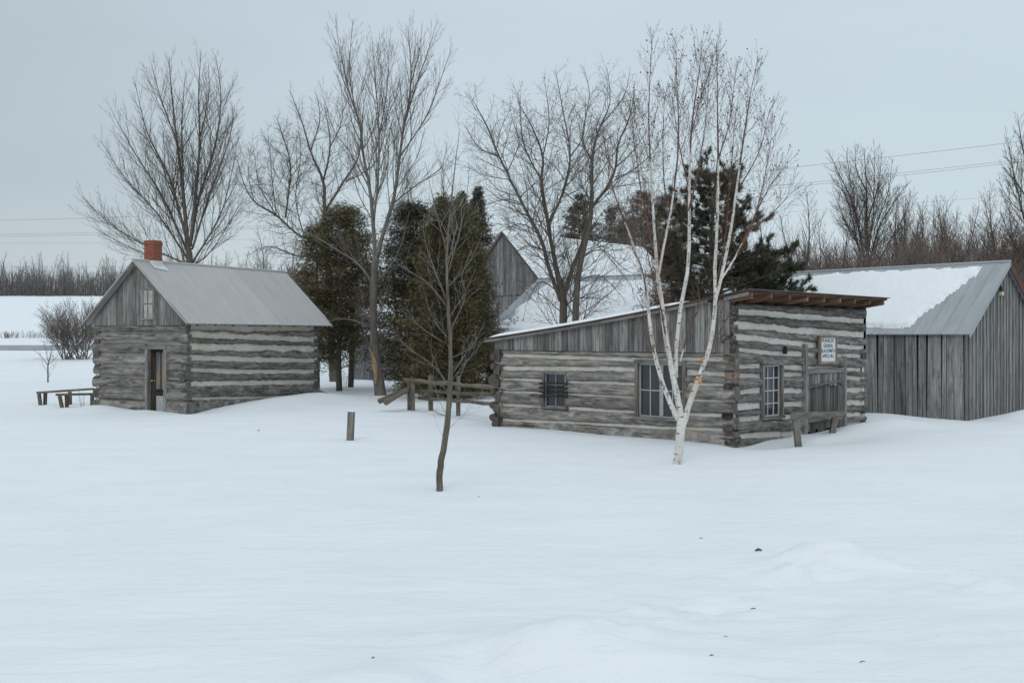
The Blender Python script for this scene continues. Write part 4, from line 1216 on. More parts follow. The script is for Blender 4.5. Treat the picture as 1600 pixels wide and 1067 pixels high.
# D: two-trunk trees behind the shop
prD = Prm(ang=(.5, 1.05), trop=.04, wig=.15, dens=[0, 6.4, 6.6, 5.2], ratio=(.32, .55), rmin=.0034, taper=.009, lmax=2.3, seg=.22)
D_l = [[(880, 590, 20), (880, 505, 17), (879, 462, 15), (866, 404, 9), (856, 348, 8), (846, 282, 6), (848, 245, 4.5), (831, 198, 3), (808, 158, .7)],
 [(876, 470, 10), (857, 418, 8), (846, 376, 7.5), (817, 320, 5.5), (780, 245, 4), (761, 198, 3), (735, 150, .7)],
 [(881, 460, 11), (894, 420, 9), (908, 385, 7), (918, 350, 4)],
 [(857, 350, 5), (880, 300, 4.5), (891, 245, 3.4), (878, 165, 2), (868, 110, .6)],
 [(846, 282, 4), (818, 225, 2.6), (812, 160, 1.4), (800, 130, .5)],
 [(848, 245, 3.4), (858, 190, 2.2), (850, 120, .6)],
 [(780, 245, 3), (748, 230, 2), (722, 190, .6)],
 [(891, 245, 3), (912, 210, 2), (915, 150, .5)],
 [(817, 320, 3), (780, 310, 2), (755, 290, .6)],
 [(870, 455, 3), (845, 440, 2), (825, 470, 1.1), (818, 500, .5)], [(848, 390, 3), (820, 385, 2), (795, 410, 1.1), (786, 440, .5)], [(880, 300, 3), (905, 320, 2), (935, 350, 1), (950, 390, .5)], [(845, 370, 3), (815, 350, 2), (780, 365, 1.1), (762, 395, .5)]]
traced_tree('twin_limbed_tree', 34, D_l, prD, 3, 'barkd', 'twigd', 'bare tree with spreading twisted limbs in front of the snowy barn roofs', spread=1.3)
D2 = [[(899, 590, 17), (899, 503, 14), (901, 456, 13), (906, 414, 12), (920, 357, 10), (925, 310, 8), (925, 254, 6.5), (934, 207, 4), (953, 160, 2), (948, 105, .6)],
 [(924, 325, 7), (950, 290, 5.5), (962, 262, 4.5), (966, 225, 3.6), (985, 180, 2), (992, 128, .6)],
 [(960, 282, 3), (995, 262, 2), (1025, 232, 1.2), (1040, 195, .5)],
 [(926, 254, 4), (910, 215, 2.6), (921, 150, 1.6), (912, 105, .5)],
 [(940, 195, 3), (975, 150, 1.6), (985, 105, .5)],
 [(915, 365, 3.5), (960, 375, 2.4), (1000, 370, 1.4), (1035, 345, .5)],
 [(906, 405, 3), (940, 390, 2), (975, 420, 1.2), (1000, 432, .5)],
 [(903, 440, 2.6), (935, 430, 1.8), (965, 455, 1), (980, 478, .5)], [(918, 370, 2.6), (950, 400, 1.8), (985, 445, 1), (992, 470, .5)],
 [(962, 262, 3), (990, 235, 2), (1020, 190, .6)]]
traced_tree('twin_limbed_tree', 33, D2, prD, 3, 'barkd', 'twigd', 'dark bare tree right beside it, leaning right towards the birch top', spread=1.3)
# E: sapling
prE = Prm(ang=(.4, .8), trop=.10, wig=.10, dens=[0, 7, 7, 3], ratio=(.32, .5), rmin=.0019, taper=.005, lmax=.95, seg=.14)
E_l = [[(687, 780, 13), (687, 765, 12), (687, 736, 12), (692, 705, 11), (698, 670, 10.5), (703, 608, 9.5), (704, 546, 8), (700, 476, 7), (698, 422, 5.4), (700, 370, 4.4), (706, 306, 3), (712, 250, 1.8), (719, 200, .5)],
 [(702, 604, 3.4), (677, 571, 2.6), (636, 542, 1.8), (613, 515, .6)],
 [(698, 538, 3), (660, 513, 2.2), (640, 490, 1.5), (632, 470, .5)],
 [(699, 480, 4.2), (669, 443, 3), (636, 422, 2), (609, 402, .6)],
 [(698, 470, 3.4), (669, 394, 2.2), (660, 350, .6)],
 [(704, 587, 3), (727, 554, 2), (745, 515, .6)],
 [(704, 515, 3.5), (727, 464, 2.4), (722, 431, 1.8), (741, 380, .6)],
 [(699, 430, 3.4), (716, 370, 2.4), (730, 300, 1.4), (733, 255, .5)],
 [(700, 400, 3), (684, 340, 2), (672, 290, 1.2), (665, 255, .5)],
 [(704, 560, 2.8), (738, 540, 1.8), (758, 500, .5)],
 [(697, 650, 2), (680, 643, 1.4), (668, 627, .5)],
 [(701, 610, 2), (680, 598, 1.2), (665, 600, .5)],
 [(706, 330, 2.4), (690, 280, 1.4), (700, 220, .5)],
 [(698, 450, 3), (730, 415, 2), (752, 370, .5)]]
traced_tree('sapling', 15.8, E_l, prE, 2, 'sapbark', 'twigg', 'slim bare sapling with pale grey branches in the middle foreground', wk=.78, spread=.75, mults=[.5] + [1] * 13)
# F: birch
leafmb = MB()
prF = Prm(ang=(.3, .72), trop=.10, wig=.08, dens=[0, 10, 12, 3], ratio=(.35, .6), rmin=.0028, taper=.0052, lmax=1.6, seg=.15, leaf=leafmb, leafn=1)
F_l = [[(1058, 735, 17), (1059, 722, 14.5), (1062, 690, 14), (1064, 660, 14), (1062, 640, 11), (1050, 580, 9), (1039, 516, 8), (1031, 452, 7.5), (1027, 420, 6), (1021, 340, 4.5), (1016, 250, 3), (1014, 170, 1.8), (1019, 52, .5)],
 [(1060, 655, 9.5), (1035, 599, 7.5), (1020, 535, 6.5), (1012, 475, 5.4), (1007, 440, 4.6), (990, 385, 4), (972, 335, 2.6), (955, 285, 1.4), (950, 230, .5)],
 [(1056, 590, 8), (1057, 540, 7), (1063, 485, 6.6), (1074, 425, 6), (1077, 370, 5.5), (1077, 301, 4.4), (1080, 207, 2.8), (1090, 130, 1.5), (1098, 62, .5)],
 [(1066, 668, 13), (1071, 650, 10), (1087, 602, 8.5), (1108, 546, 7.5), (1117, 482, 6.5), (1117, 420, 5.5), (1121, 340, 4.6), (1122, 250, 3.2), (1121, 160, 1.7), (1120, 68, .5)],
 [(1118, 470, 6), (1127, 432, 5.4), (1142, 360, 4.6), (1150, 301, 3.8), (1162, 215, 2.4), (1172, 150, 1.3), (1184, 92, .5)],
 [(1125, 440, 4), (1150, 400, 3.4), (1169, 360, 2.6), (1195, 305, 1.6), (1228, 255, .5)],
 [(1029, 430, 5), (1040, 370, 4.2), (1050, 320, 3.4), (1060, 225, 2.2), (1058, 140, 1.2), (1056, 66, .5)],
 [(1063, 565, 3.2), (1075, 520, 2.6), (1092, 478, 2), (1090, 445, .6)],
 [(1112, 540, 3), (1135, 500, 2.2), (1148, 470, .6)],
 [(1012, 475, 2.6), (1003, 420, 1.8), (985, 380, 1.2), (975, 340, .5)],
 [(1077, 300, 2.6), (1062, 230, 1.6), (1050, 150, .5)],
 [(1150, 301, 2.6), (1185, 240, 1.6), (1203, 170, .5)],
 [(1122, 250, 2.2), (1140, 190, 1.3), (1148, 120, .5)],
 [(1026, 560, 2.6), (1010, 520, 1.6), (1006, 480, .5)],
 [(1080, 210, 2), (1096, 150, 1.1), (1112, 100, .5)],
 [(1041, 530, 3), (1030, 470, 2), (1008, 380, 1.2), (1002, 310, .5)],
 [(1096, 578, 2.2), (1125, 566, 1.6), (1142, 572, .5)],
 [(1068, 613, 2), (1085, 588, 1.6), (1105, 586, .5)],
 [(1169, 362, 2.4), (1205, 335, 1.6), (1238, 300, .5)], [(1150, 400, 2.4), (1178, 345, 1.8), (1200, 250, 1), (1206, 200, .5)], [(1117, 450, 3), (1132, 380, 2.4), (1140, 290, 1.6), (1150, 170, .5)],
 [(1020, 390, 3), (1002, 300, 2), (990, 210, 1.1), (985, 160, .5)], [(1076, 330, 3), (1090, 270, 2), (1104, 180, 1.1), (1108, 110, .5)], [(1045, 350, 2.6), (1036, 260, 1.7), (1038, 150, .5)]]
def birch_len(s): return .25 + .75 * s if s < .75 else .8 - (s - .75) * 1.6
rootF, tF, cF = traced_tree('birch_tree', 19.1, F_l, prF, 2, 'birch', 'twigr', 'white-barked birch with several upright stems before the shop window', spread=.8, thin=.0165, wk=.95, mults=[.8, .8, .9, .9, 1, 1, 1, .5, .5, .5, 1, 1, 1, .4, 1, .6, .3, .3, 1, 1, 1, 1, 1, 1], side=10, wob=.05, lensc=birch_len,
    depths=[0, -.3, .35, -.2, .5, .1, -.4, -.2, .2, -.5, .6, .8, -.5, -.3, .5, -.6, -.3, -.2, .4, -.4, .6, .3, -.6, .5])
leafmb.build('withered_leaves', M['leaf'], cF)
m = MB(); o_ = rootF.location
for (x, y, w, h) in ((1098, 561, 7, 5), (1091, 592, 8, 4), (1094, 597, 5, 3)):
    p = P(x, y, 19.1 - .22) - o_; r0 = w / F * 19 / 2
    m = MB(); m.tube([p + Vector((-r0, .04, -.02)), p + Vector((0, 0, .0)), p + Vector((r0, .03, .035))], [.012, .03, .010], 6, .5, True, .3)
    m.build('peeling_bark', M['peel'], rootF)
print('traced trees', time.time() - T0)

# G: tall tree in the right wood, and the one on the right edge
prG = Prm(ang=(.35, .7), trop=.12, wig=.09, dens=[0, 4.2, 4.4, 3.4], ratio=(.3, .5), rmin=.0085, taper=.010, lmax=3.0, seg=.45)
G_l = [[(1357, 520, 11), (1356, 419, 9), (1354, 350, 6), (1354, 297, 4), (1350, 232, .8)], [(1354, 430, 6), (1336, 330, 4), (1312, 274, 2.5), (1296, 240, .7)],
 [(1356, 430, 6), (1372, 360, 4), (1395, 320, 2.5), (1417, 288, .7)], [(1354, 350, 4), (1372, 290, 2.5), (1378, 238, .7)], [(1345, 370, 4), (1330, 290, 2.4), (1322, 236, .7)], [(1354, 300, 3), (1337, 260, 2), (1338, 225, .6)],
 [(1352, 440, 5), (1340, 380, 3.4), (1326, 320, 2.4), (1305, 262, .6)], [(1356, 400, 5), (1364, 340, 3), (1366, 280, 2), (1366, 232, .6)], [(1356, 440, 4), (1385, 385, 2.6), (1408, 345, 1.6), (1428, 300, .6)], [(1350, 400, 3), (1322, 350, 2), (1302, 300, .6)], [(1366, 360, 3), (1388, 300, 2), (1394, 250, .6)]]
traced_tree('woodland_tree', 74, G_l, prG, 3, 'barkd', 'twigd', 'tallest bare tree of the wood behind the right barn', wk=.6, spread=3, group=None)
H_l = [[(1626, 560, 16), (1624, 400, 12), (1622, 280, 7), (1618, 190, 1)], [(1624, 420, 7), (1600, 340, 4), (1584, 270, 2), (1574, 215, .6)], [(1622, 300, 5), (1600, 240, 3), (1590, 180, .6)],
 [(1624, 350, 5), (1598, 300, 3), (1570, 262, .7)], [(1624, 430, 5), (1590, 390, 3), (1562, 330, .7)]]
traced_tree('woodland_tree', 62, H_l, prG, 3, 'barkd', 'twigd', 'bare tree at the right edge of the picture, its limbs reaching in above the barn', spread=2.5)

def wild_tree(px, base_py, D, h, stems, pr, bark_, twig_, label, cat='tree', group=None, name='bare_tree', depth=2, lean=.15, r0=.013, fork=.2):
    X = (px - 800) / F * D
    z0 = ground(X, D)
    root = empty(name, (X, D, z0 - .05), label=label, cat=cat, group=group)
    tr = MB(); cr = MB()
    for k in range(stems):
        d = Vector((random.gauss(0, lean), random.gauss(0, lean), 1)).normalized(); p = Vector((U(-.1, .1) * (stems > 1), U(-.1, .1) * (stems > 1), 0)); H = h * U(.75, 1.05) if k else h
        n = 9; pts = [p]; rads = [r0 * H]
        for i in range(n):
            d = Vector((d.x + random.gauss(0, pr.wig * .7), d.y + random.gauss(0, pr.wig * .7), d.z + .15)).normalized(); p = p + d * H / n; pts.append(p); rads.append(r0 * H * (1 - .93 * (i + 1) / n))
        tr.tube(pts, rads, 6, U(.3, .7), True, .1)
        spawn(cr, pts, rads, depth, pr, H, fork, 1, lambda s: h * .38 * (1.12 - s) + .45)
    tr.build('trunk', M[bark_], root, smooth=True); cr.build('crown', M[twig_], root)
    return root
random.seed(55)
pr_w = Prm(ang=(.35, .75), trop=.10, wig=.12, dens=[0, 3.6, 3.4, 2.6], rmin=.008, taper=.010, lmax=3.0, seg=.5)
wl = [(1198, 318, 66, 'bare tree of the right wood seen between the birch and the shop roof'), (1232, 330, 70, 'bare tree standing just right of the pine, beyond the barn ridge'), (1268, 300, 68, 'slender bare tree left of the tallest one in the right wood'),
      (1296, 335, 75, 'low bare tree immediately left of the tallest one behind the right barn'), (1405, 300, 76, 'bare tree immediately right of the tallest one behind the right barn'), (1432, 322, 68, 'bare tree above the middle of the right barn roof'),
      (1462, 312, 72, 'bare tree above the ragged edge of the snow on the right barn'), (1494, 316, 66, 'twiggy bare tree above the right third of the barn ridge'), (1524, 305, 74, 'bare tree second to the left of the right barn gable peak'),
      (1553, 308, 68, 'bare tree close to the right barn gable peak'), (1592, 290, 70, 'bare tree just beyond the right barn gable peak')]
for px, ty, D, lab in wl:
    wild_tree(px, 0, D, EYE + (HY - ty) / F * D - ground(0, D) * 1, random.choice((2, 3, 3)), pr_w, 'barkd', random.choice(('twigd', 'twigr', 'twig')), lab, group='bare trees of the wood behind the right barn', name='woodland_tree', lean=.13)
# thicket underneath (nobody could count it)
m = MB(); pt = Prm(ang=(.35, .75), trop=.10, wig=.13, dens=[0, 3.0, 3.4], rmin=.0095, taper=.009, lmax=2.2, seg=.6)
for i in range(1050):
    px = U(1120, 1700); D = U(60, 84); X = (px - 800) / F * D
    hh = (1.2 if px > 1370 else 1.0) * (U(5.5, 9.8) if i % 2 else U(3.5, 7)) * (.92 + .28 * noise.noise(Vector((px * .012, 3, 3)))) * D / 72 * (1.0 if px > 1260 else .9)
    grow(m, Vector((X, D, ground(X, D) - .1)), Vector((U(-.2, .2), U(-.2, .2), 1)).normalized(), hh, .045, 2, pt)
pt2 = Prm(ang=(.3, .7), trop=.08, wig=.10, dens=[0, 2.0], rmin=.010, taper=.006, lmax=1.5, seg=.9)
for i in range(3400):
    px = U(1130, 1690); D = U(58, 80); X = (px - 800) / F * D
    hh = U(3.2, 8.2) * (1.15 if px > 1370 else 1) * D / 70 * (.95 + .3 * noise.noise(Vector((px * .02, 8, 3))))
    grow(m, Vector((X, D, ground(X, D) - .1)), Vector((U(-.25, .25), U(-.2, .2), 1)).normalized(), hh, .022, 1, pt2)
m.build('thicket', M['twigb'], kind='stuff', label='tangled reddish brown brush filling the wood behind the right barn', cat='thicket')
# mid-distance scrub behind the cabin roof and centre
random.seed(56)
for px, ty, D, lab in ((352, 392, 95, 'small rounded bare tree just beyond the cabin roof'), (405, 398, 92, 'low twiggy bare tree above the right half of the cabin roof'), (436, 352, 80, 'bare tree showing between the cabin roof and the cedars'), (385, 405, 110, 'faint bare tree far beyond the cabin ridge'), (640, 260, 72, 'thin bare tree rising behind the middle cedars'), (745, 258, 74, 'bare tree rising behind the peak of the tall barn'), (985, 300, 80, 'tangled bare tree behind the ridge of the tall barn'), (865, 318, 84, 'thin bare tree just left of the conifer beyond the tall barn'), (935, 292, 82, 'bare tree right of the conifer beyond the tall barn'), (1030, 285, 80, 'bare tree rising behind the brown conifers')):
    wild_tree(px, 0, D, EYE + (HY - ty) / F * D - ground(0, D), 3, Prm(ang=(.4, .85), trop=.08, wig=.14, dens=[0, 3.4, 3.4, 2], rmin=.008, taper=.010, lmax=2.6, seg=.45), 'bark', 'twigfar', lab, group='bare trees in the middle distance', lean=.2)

# far wood across the field: one mass
random.seed(57)
m = MB(); pf = Prm(ang=(.45, .95), trop=.07, wig=.14, dens=[0, 1.5, 1.7], rmin=.017, taper=.010, lmax=4.2, seg=1.4)
for i in range(620):
    D = U(262, 300); px = U(-160, 1180) if i % 3 else U(-120, 480); X = (px - 800) / F * D
    hh = U(7.0, 13.6) * (.93 + .3 * noise.noise(Vector((px * .015, 1, 3))))
    grow(m, Vector((X, D, ground(X, D) - .3)), Vector((U(-.1, .1), U(-.1, .1), 1)).normalized(), hh, U(.10, .2), 2, pf)
for i in range(6500):
    D = U(260, 290); px = U(-160, 1180) if i % 3 else U(-120, 480); X = (px - 800) / F * D
    p = Vector((X, D, ground(X, D) - .2)); h = U(2.0, 7.5)
    q = p + Vector((U(-.8, .8), U(-.5, .5), h)); m.tube([p, p.lerp(q, .5) + Vector((U(-.3, .3), 0, 0)), q], [.06, .045, .02], 3, U(0, .6))
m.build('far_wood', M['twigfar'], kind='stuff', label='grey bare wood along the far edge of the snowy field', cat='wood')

# shrub and little tree on the left
random.seed(58)
ps = Prm(ang=(.3, .6), trop=.04, wig=.09, dens=[0, 4, 3.6, 2], rmin=.0095, taper=.008, lmax=2.2, seg=.4, l0=1.5, l1=1.0)
X = (112 - 800) / F * 77; root = empty('large_shrub', (X, 77, ground(X, 77) - .05), label='large many-stemmed bare shrub by the road left of the cabin', cat='shrub')
tr, cr = MB(), MB()
for k in range(30):
    a = U(-1.0, .95); d = Vector((math.sin(a) * 1.0, U(-.5, .5), .9)).normalized()
    L = U(2.6, 4.5); n = 7; p = Vector((U(-.7, 1.3), U(-.3, .3), 0)); pts = [p]; rads = [.045]
    for i in range(n):
        d = (d + Vector((random.gauss(0, .07), random.gauss(0, .07), .03))).normalized(); p = p + d * L / n; pts.append(p); rads.append(.045 * (1 - .85 * (i + 1) / n))
    tr.tube(pts, rads, 5, U(.3, .8)); spawn(cr, pts, rads, 2, ps, L, .2, 1.3)
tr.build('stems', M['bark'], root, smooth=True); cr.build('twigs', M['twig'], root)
traced_tree('small_tree', 52, [[(75, 601, 3.2), (75, 597, 2.8), (75, 585, 2.4), (75, 570, 2.2), (79, 555, 1.4), (82, 535, .6)], [(75, 571, 1.8), (67, 560, 1.2), (54, 547, .6)], [(75, 570, 1.6), (86, 560, 1), (96, 548, .5)], [(76, 566, 1.2), (72, 550, .8), (68, 532, .4)]],
    Prm(ang=(.4, .8), trop=.06, wig=.1, dens=[0, 4.5, 4], rmin=.006, taper=.008, lmax=.9, seg=.2), 2, 'barkd', 'twig', 'tiny bare tree alone in the snow left of the cabin', spread=.5)
# roadside weeds
m = MB()
for cx_, cy_, n_, hw in ((12, 529, 22, .35), (35, 528, 40, 1.1), (62, 529, 26, .8), (84, 530, 30, .8), (120, 529, 26, 1.2), (5, 529, 30, .8)):
    D = 118; X = (cx_ - 800) / F * D
    for k in range(n_):
        x = X + U(-hw, hw) * 1.2; y = D + U(-1, 1); p = Vector((x, y, ground(x, y) - .05)); h = U(.3, 1.0)
        grow(m, p, Vector((U(-.5, .5), U(-.3, .3), 1)).normalized(), h, .02, 1, Prm(dens=[0, 4], rmin=.012, seg=.25, lmax=.5))
m.build('roadside_weeds', M['straw'], kind='stuff', label='dry brown weeds along the far side of the road', cat='weeds')
# dry stalks poking through the snow by doors
def stalk(px, py, D, h, n, lab):
    X = (px - 800) / F * D; root = MB()
    for k in range(n):
        p = Vector((U(-.12, .12), U(-.05, .05), -.05)); grow(root, p, Vector((U(-.15, .15), U(-.1, .1), 1)).normalized(), h * U(.6, 1.1), .006, 1, Prm(dens=[0, 5], rmin=.0035, seg=.12, lmax=.14, wig=.06))
    o = root.build('dry_stalks', M['straw'], label=lab, cat='weeds'); o.location = (X, D, ground(X, D))
stalk(131, 638, 34.2, .75, 5, 'thin dry stalks in the snow between the low rails and the cabin')
stalk(1226, 690, 23.1, .42, 4, 'few dry stalks in the snow beside the left post of the hitching rail')
stalk(1478, 650, 29.6, .45, 1, 'single pale stalk against the side wall of the right barn')
stalk(541, 575, 48, .9, 6, 'dry stalks in the snow between cedar trunks and the shed')

# ------------------------------------------------------------------ conifers
def cedar(px, D, ztop, zbot, rad, label, mat='cedar', trunk_px=None, n=420, seed=1, name='cedar_tree', group='cedars between the cabin and the shop', power=.75, spray=.092, droop=.1, gap=.0, lean=0):
    random.seed(seed)
    X = (px - 800) / F * D; root = empty(name, (X, D, ground(X, D) - .05), label=label, cat='tree', group=group)
    tr = MB(); fo = MB()
    tx = lambda z: lean * z
    pts = [Vector((tx(z) + .04 * math.sin(z * 1.3 + seed), .03 * math.cos(z), z)) for z in [ztop * i / 10 for i in range(11)]]
    tr.tube(pts, [.15 * (1 - .92 * i / 10) for i in range(11)], 7, .5, True, .15)
    for k in range(n):
        f = random.random() ** .85
        z = zbot + (ztop - zbot) * f
        prof = (1 - f) ** power * (.55 + .45 * min(1, f * 5 + .25))
        az = U(0, 2 * math.pi)
        lump = 1 + .5 * noise.noise(Vector((math.cos(az) * 1.4 + seed, math.sin(az) * 1.4, z * .9))) + .3 * noise.noise(Vector((math.cos(az) * 4 + seed, math.sin(az) * 4, z * 2.6)))
        if gap and noise.noise(Vector((math.cos(az) * 1.8 + seed * 3, math.sin(az) * 1.8, z * .8 + 9))) > gap: continue
        R = (rad * prof + .12) * lump * U(.6, 1.14)
        c = Vector((tx(z), 0, z))
        d = Vector((math.cos(az), math.sin(az), U(.05, .5) - droop)).normalized()
        end = c + d * R
        mid = c + d * R * .55 + Vector((0, 0, -.06))
        if R > .3: tr.tube([c, mid, end], [.016, .011, .006], 3, .3)
        clump = U(-.25, .25)
        ns = int((14 + 22 * R) * (1 if spray < .12 else .6))
        for j in range(ns):
            g = 1 - (random.random() ** 1.5) * .75
            q = c.lerp(end, g) + Vector((random.gauss(0, .07 + .06 * R), random.gauss(0, .07 + .06 * R), random.gauss(0, .11)))
            dd = (d + Vector((random.gauss(0, .45), random.gauss(0, .45), random.gauss(0, .5) + .15))).normalized()
            sd = dd.cross(Vector((U(-1, 1), U(-1, 1), U(-1, 1)))).normalized()
            L = spray * U(.6, 1.5)
            tn = max(0, min(1, .45 + clump + U(-.14, .14)))
            for a_ in (-.55, 0, .5):
                e = (dd + sd * a_ + Vector((0, 0, -.35))).normalized() * L * (1.25 if a_ == 0 else .9); wv = sd * L * .085
                i0 = len(fo.V); fo.V += [tuple(q - wv), tuple(q + e * .55 + wv * 1.3 + sd * .0), tuple(q + e), tuple(q + e * .5 - wv * 1.2)]
                fo.face((i0, i0 + 1, i0 + 2, i0 + 3), None, tn)
    tr.build('trunk', M['barkd'], root, smooth=True)
    fo.build('crown', M[mat], root)
    return root
def zat(py, D): return EYE + (HY - py) / F * D
cedar(530, 44.5, zat(318, 44.5), zat(578, 44.5), 1.9, 'loose olive cedar nearest the cabin with two bare lower trunks below it', seed=3, n=640, gap=.20, power=.42)
cedar(496, 45.5, zat(352, 45.5), zat(562, 45.5), 1.55, 'narrower olive cedar touching the right end of the cabin roof', seed=4, n=500, gap=.2, power=.45)
cedar(549, 47.5, zat(326, 47.5), zat(548, 47.5), 1.6, 'olive cedar directly left of the split trunk of the tallest tree', seed=5, n=520, gap=.2, power=.42)
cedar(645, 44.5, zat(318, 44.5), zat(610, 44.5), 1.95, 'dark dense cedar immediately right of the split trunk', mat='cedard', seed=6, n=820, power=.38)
cedar(700, 39, zat(312, 39), zat(632, 39), 1.85, 'broadest dark cedar behind the rail fence', mat='cedar', seed=7, n=960, power=.36)
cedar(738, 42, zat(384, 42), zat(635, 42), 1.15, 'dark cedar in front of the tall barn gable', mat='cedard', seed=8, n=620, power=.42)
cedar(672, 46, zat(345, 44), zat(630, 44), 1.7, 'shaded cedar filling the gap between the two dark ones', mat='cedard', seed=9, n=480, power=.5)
cedar(746, 70, zat(302, 70), zat(480, 70), 2.0, 'distant dark spruce left of the tall barn peak', mat='pine', seed=15, n=360, power=.95, spray=.2, name='spruce_tree', group='dark conifers beyond the barns')
cedar(722, 72, zat(312, 72), zat(480, 72), 1.7, 'distant spruce whose tip shows above the broad cedar', mat='pine', seed=16, n=260, power=.95, spray=.2, name='spruce_tree', group='dark conifers beyond the barns')
cedar(906, 84, zat(318, 84), zat(430, 84), 1.9, 'dark conifer standing beyond the ridge of the tall barn', mat='pine', seed=17, n=330, power=.6, spray=.2, gap=.15, name='spruce_tree', group='dark conifers beyond the barns')
cedar(960, 86, zat(338, 86), zat(430, 86), 2.3, 'brownish conifer above the middle of the tall barn ridge', mat='bronze', seed=19, n=300, power=.55, spray=.15, gap=.08, name='bronze_conifer', group='brown conifers beyond the barns')
cedar(1002, 88, zat(316, 88), zat(430, 88), 2.7, 'brownish conifer above the right end of the tall barn ridge', mat='bronze', seed=20, n=420, power=.55, spray=.15, gap=.15, name='bronze_conifer', group='brown conifers beyond the barns')
cedar(1040, 84, zat(322, 84), zat(440, 84), 2.6, 'brownish conifer seen between the birch stems left of the pine', mat='bronze', seed=21, n=420, power=.5, spray=.15, gap=.2, name='bronze_conifer', group='brown conifers beyond the barns')
cedar(1050, 38.5, zat(372, 38.5), zat(500, 38.5), 1.15, 'low brown conifer tight against the left side of the pine', mat='bronze', seed=23, n=420, power=.55, name='bronze_conifer', group=None, spray=.08, gap=.2)
random.seed(61)

def pine(px, D, ztop, label):
    X = (px - 800) / F * D; root = empty('pine_tree', (X, D, -.05), label=label, cat='tree')
    tr, fo = MB(), MB()
    pts = [Vector((.12 * math.sin(i * .7), .1 * math.cos(i), ztop * i / 10)) for i in range(11)]
    tr.tube(pts, [.17 * (1 - .9 * i / 10) + .01 for i in range(11)], 8, .5, True, .1)
    def tuft(p, d, s, tn):
        for k in range(44):
            a = rdir(d, abs(random.gauss(.75, .45))); L = s * U(.7, 1.15); w = a.cross(Vector((U(-1, 1), U(-1, 1), U(-1, 1)))).normalized() * .0085
            b_ = p - d * U(0, s * 1.0)
            i0 = len(fo.V); fo.V += [tuple(b_ - w), tuple(b_ + w), tuple(b_ + a * L)]
            fo.face((i0, i0 + 1, i0 + 2), None, max(0, min(1, tn + U(-.2, .2))))
    def limb(p, d, L, r, depth):
        n = max(3, int(L / .35)); q = [p]; rr = [r]
        for i in range(n):
            d = (d + Vector((random.gauss(0, .10), random.gauss(0, .10), random.gauss(0, .07) + .045))).normalized(); p = p + d * L / n; q.append(p); rr.append(r * (1 - .75 * (i + 1) / n))
        tr.tube(q, rr, 4, .3)
        tn = U(.2, .75)
        tuft(q[-1], d, .19, tn)
        if depth > 0:
            m_ = int(L * 4.4)
            for k in range(m_):
                s = .25 + .75 * (k + .5) / m_; i = min(n - 1, int(s * n)); pp = q[i].lerp(q[i + 1], s * n - i)
                dd = (q[i + 1] - q[i]).normalized()
                limb(pp, rdir(dd, U(.5, .95)), L * U(.2, .38) * (1.25 - .5 * s), r * .4, depth - 1)
        else:
            for i in range(1, n): tuft(q[i], d, .15, tn)
    N = 84; zb_ = zat(480, D); zt_ = zat(282, D)
    for k in range(N):
        f = (k + .5) / N; z = zb_ + (zt_ - zb_) * f
        az = k * 2.4 + U(-.3, .3)
        R = 1.8 * math.sqrt(max(0, 1 - f * f)) + .25
        R *= 1 + .45 * math.cos(az + .1) * (1 - f) ** 3
        R *= U(.68, 1.12)
        p = Vector((.12 * math.sin(z / ztop * 7), 0, z))
        limb(p, Vector((math.cos(az), math.sin(az), .0 + .9 * f * f)).normalized(), R, .045 * (1.1 - f), 2 if R > .9 else 1)
    for az in (-.5, -.25, .1): limb(Vector((0, 0, zat(440, D))), Vector((math.cos(az), math.sin(az), -.02)).normalized(), 2.5, .05, 2)
    limb(Vector((-.25, 0, zt_ - .4)), Vector((-.1, 0, 1)), 1.1, .02, 1); limb(Vector((-.3, 0, zt_ + .3)), Vector((-.1, 0, 1)), .75, .015, 1)
    tr.build('trunk', M['barkd'], root, smooth=True); fo.build('crown', M['pine'], root)
pine(1118, 33.2, zat(238, 33.2), 'dark round-topped pine behind the shop, its boughs over the right barn roof')
print('conifers', time.time() - T0)
# low reddish brush between pine and shop roof
random.seed(63)
for px, ty, D, lab in ((1042, 365, 35.2, 'tangled reddish bare bush left of the pine above the shop roof'), (1075, 375, 34.2, 'tangled reddish bare bush in front of the pine trunk')):
    wild_tree(px, 0, D, zat(ty, D), 4, Prm(ang=(.45, 1.0), trop=.03, wig=.17, dens=[0, 6, 5.5, 4], rmin=.004, taper=.009, lmax=1.5, seg=.25), 'barkd', 'twigr', lab, name='bare_bush', cat='bush', group='reddish bushes behind the shop roof', lean=.22, r0=.009, fork=.3)

# ------------------------------------------------------------------ power lines
def wire(a, b, sag, lab, D0=150, D1=150, r=.02):
    A = P(*a, D0); B = P(*b, D1); m = MB(); n = 30
    pts = [A.lerp(B, i / n) + Vector((0, 0, -sag * 4 * (i / n) * (1 - i / n))) for i in range(n + 1)]
    m.tube(pts, [r] * (n + 1), 4); m.build('power_line', M['wire'], label=lab, cat='power line', group='overhead power lines')
wire((-600, 330), (1900, 183), 6.6, 'topmost thin power line crossing the sky behind the trees', 230, 130, .022)
wire((-600, 350), (1900, 212), 6.6, 'second power line down, upper wire of a close pair at the right', 230, 130, .02)
wire((-600, 353), (1900, 216), 6.6, 'third power line down, lower wire of the close pair', 230, 130, .02)
wire((-600, 366), (1900, 278), 5.0, 'fourth faint power line just above the right wood', 230, 140, .014)
wire((-600, 400), (1900, 345), 4.2, 'lowest power line running through the tops of the right wood', 230, 140, .014)
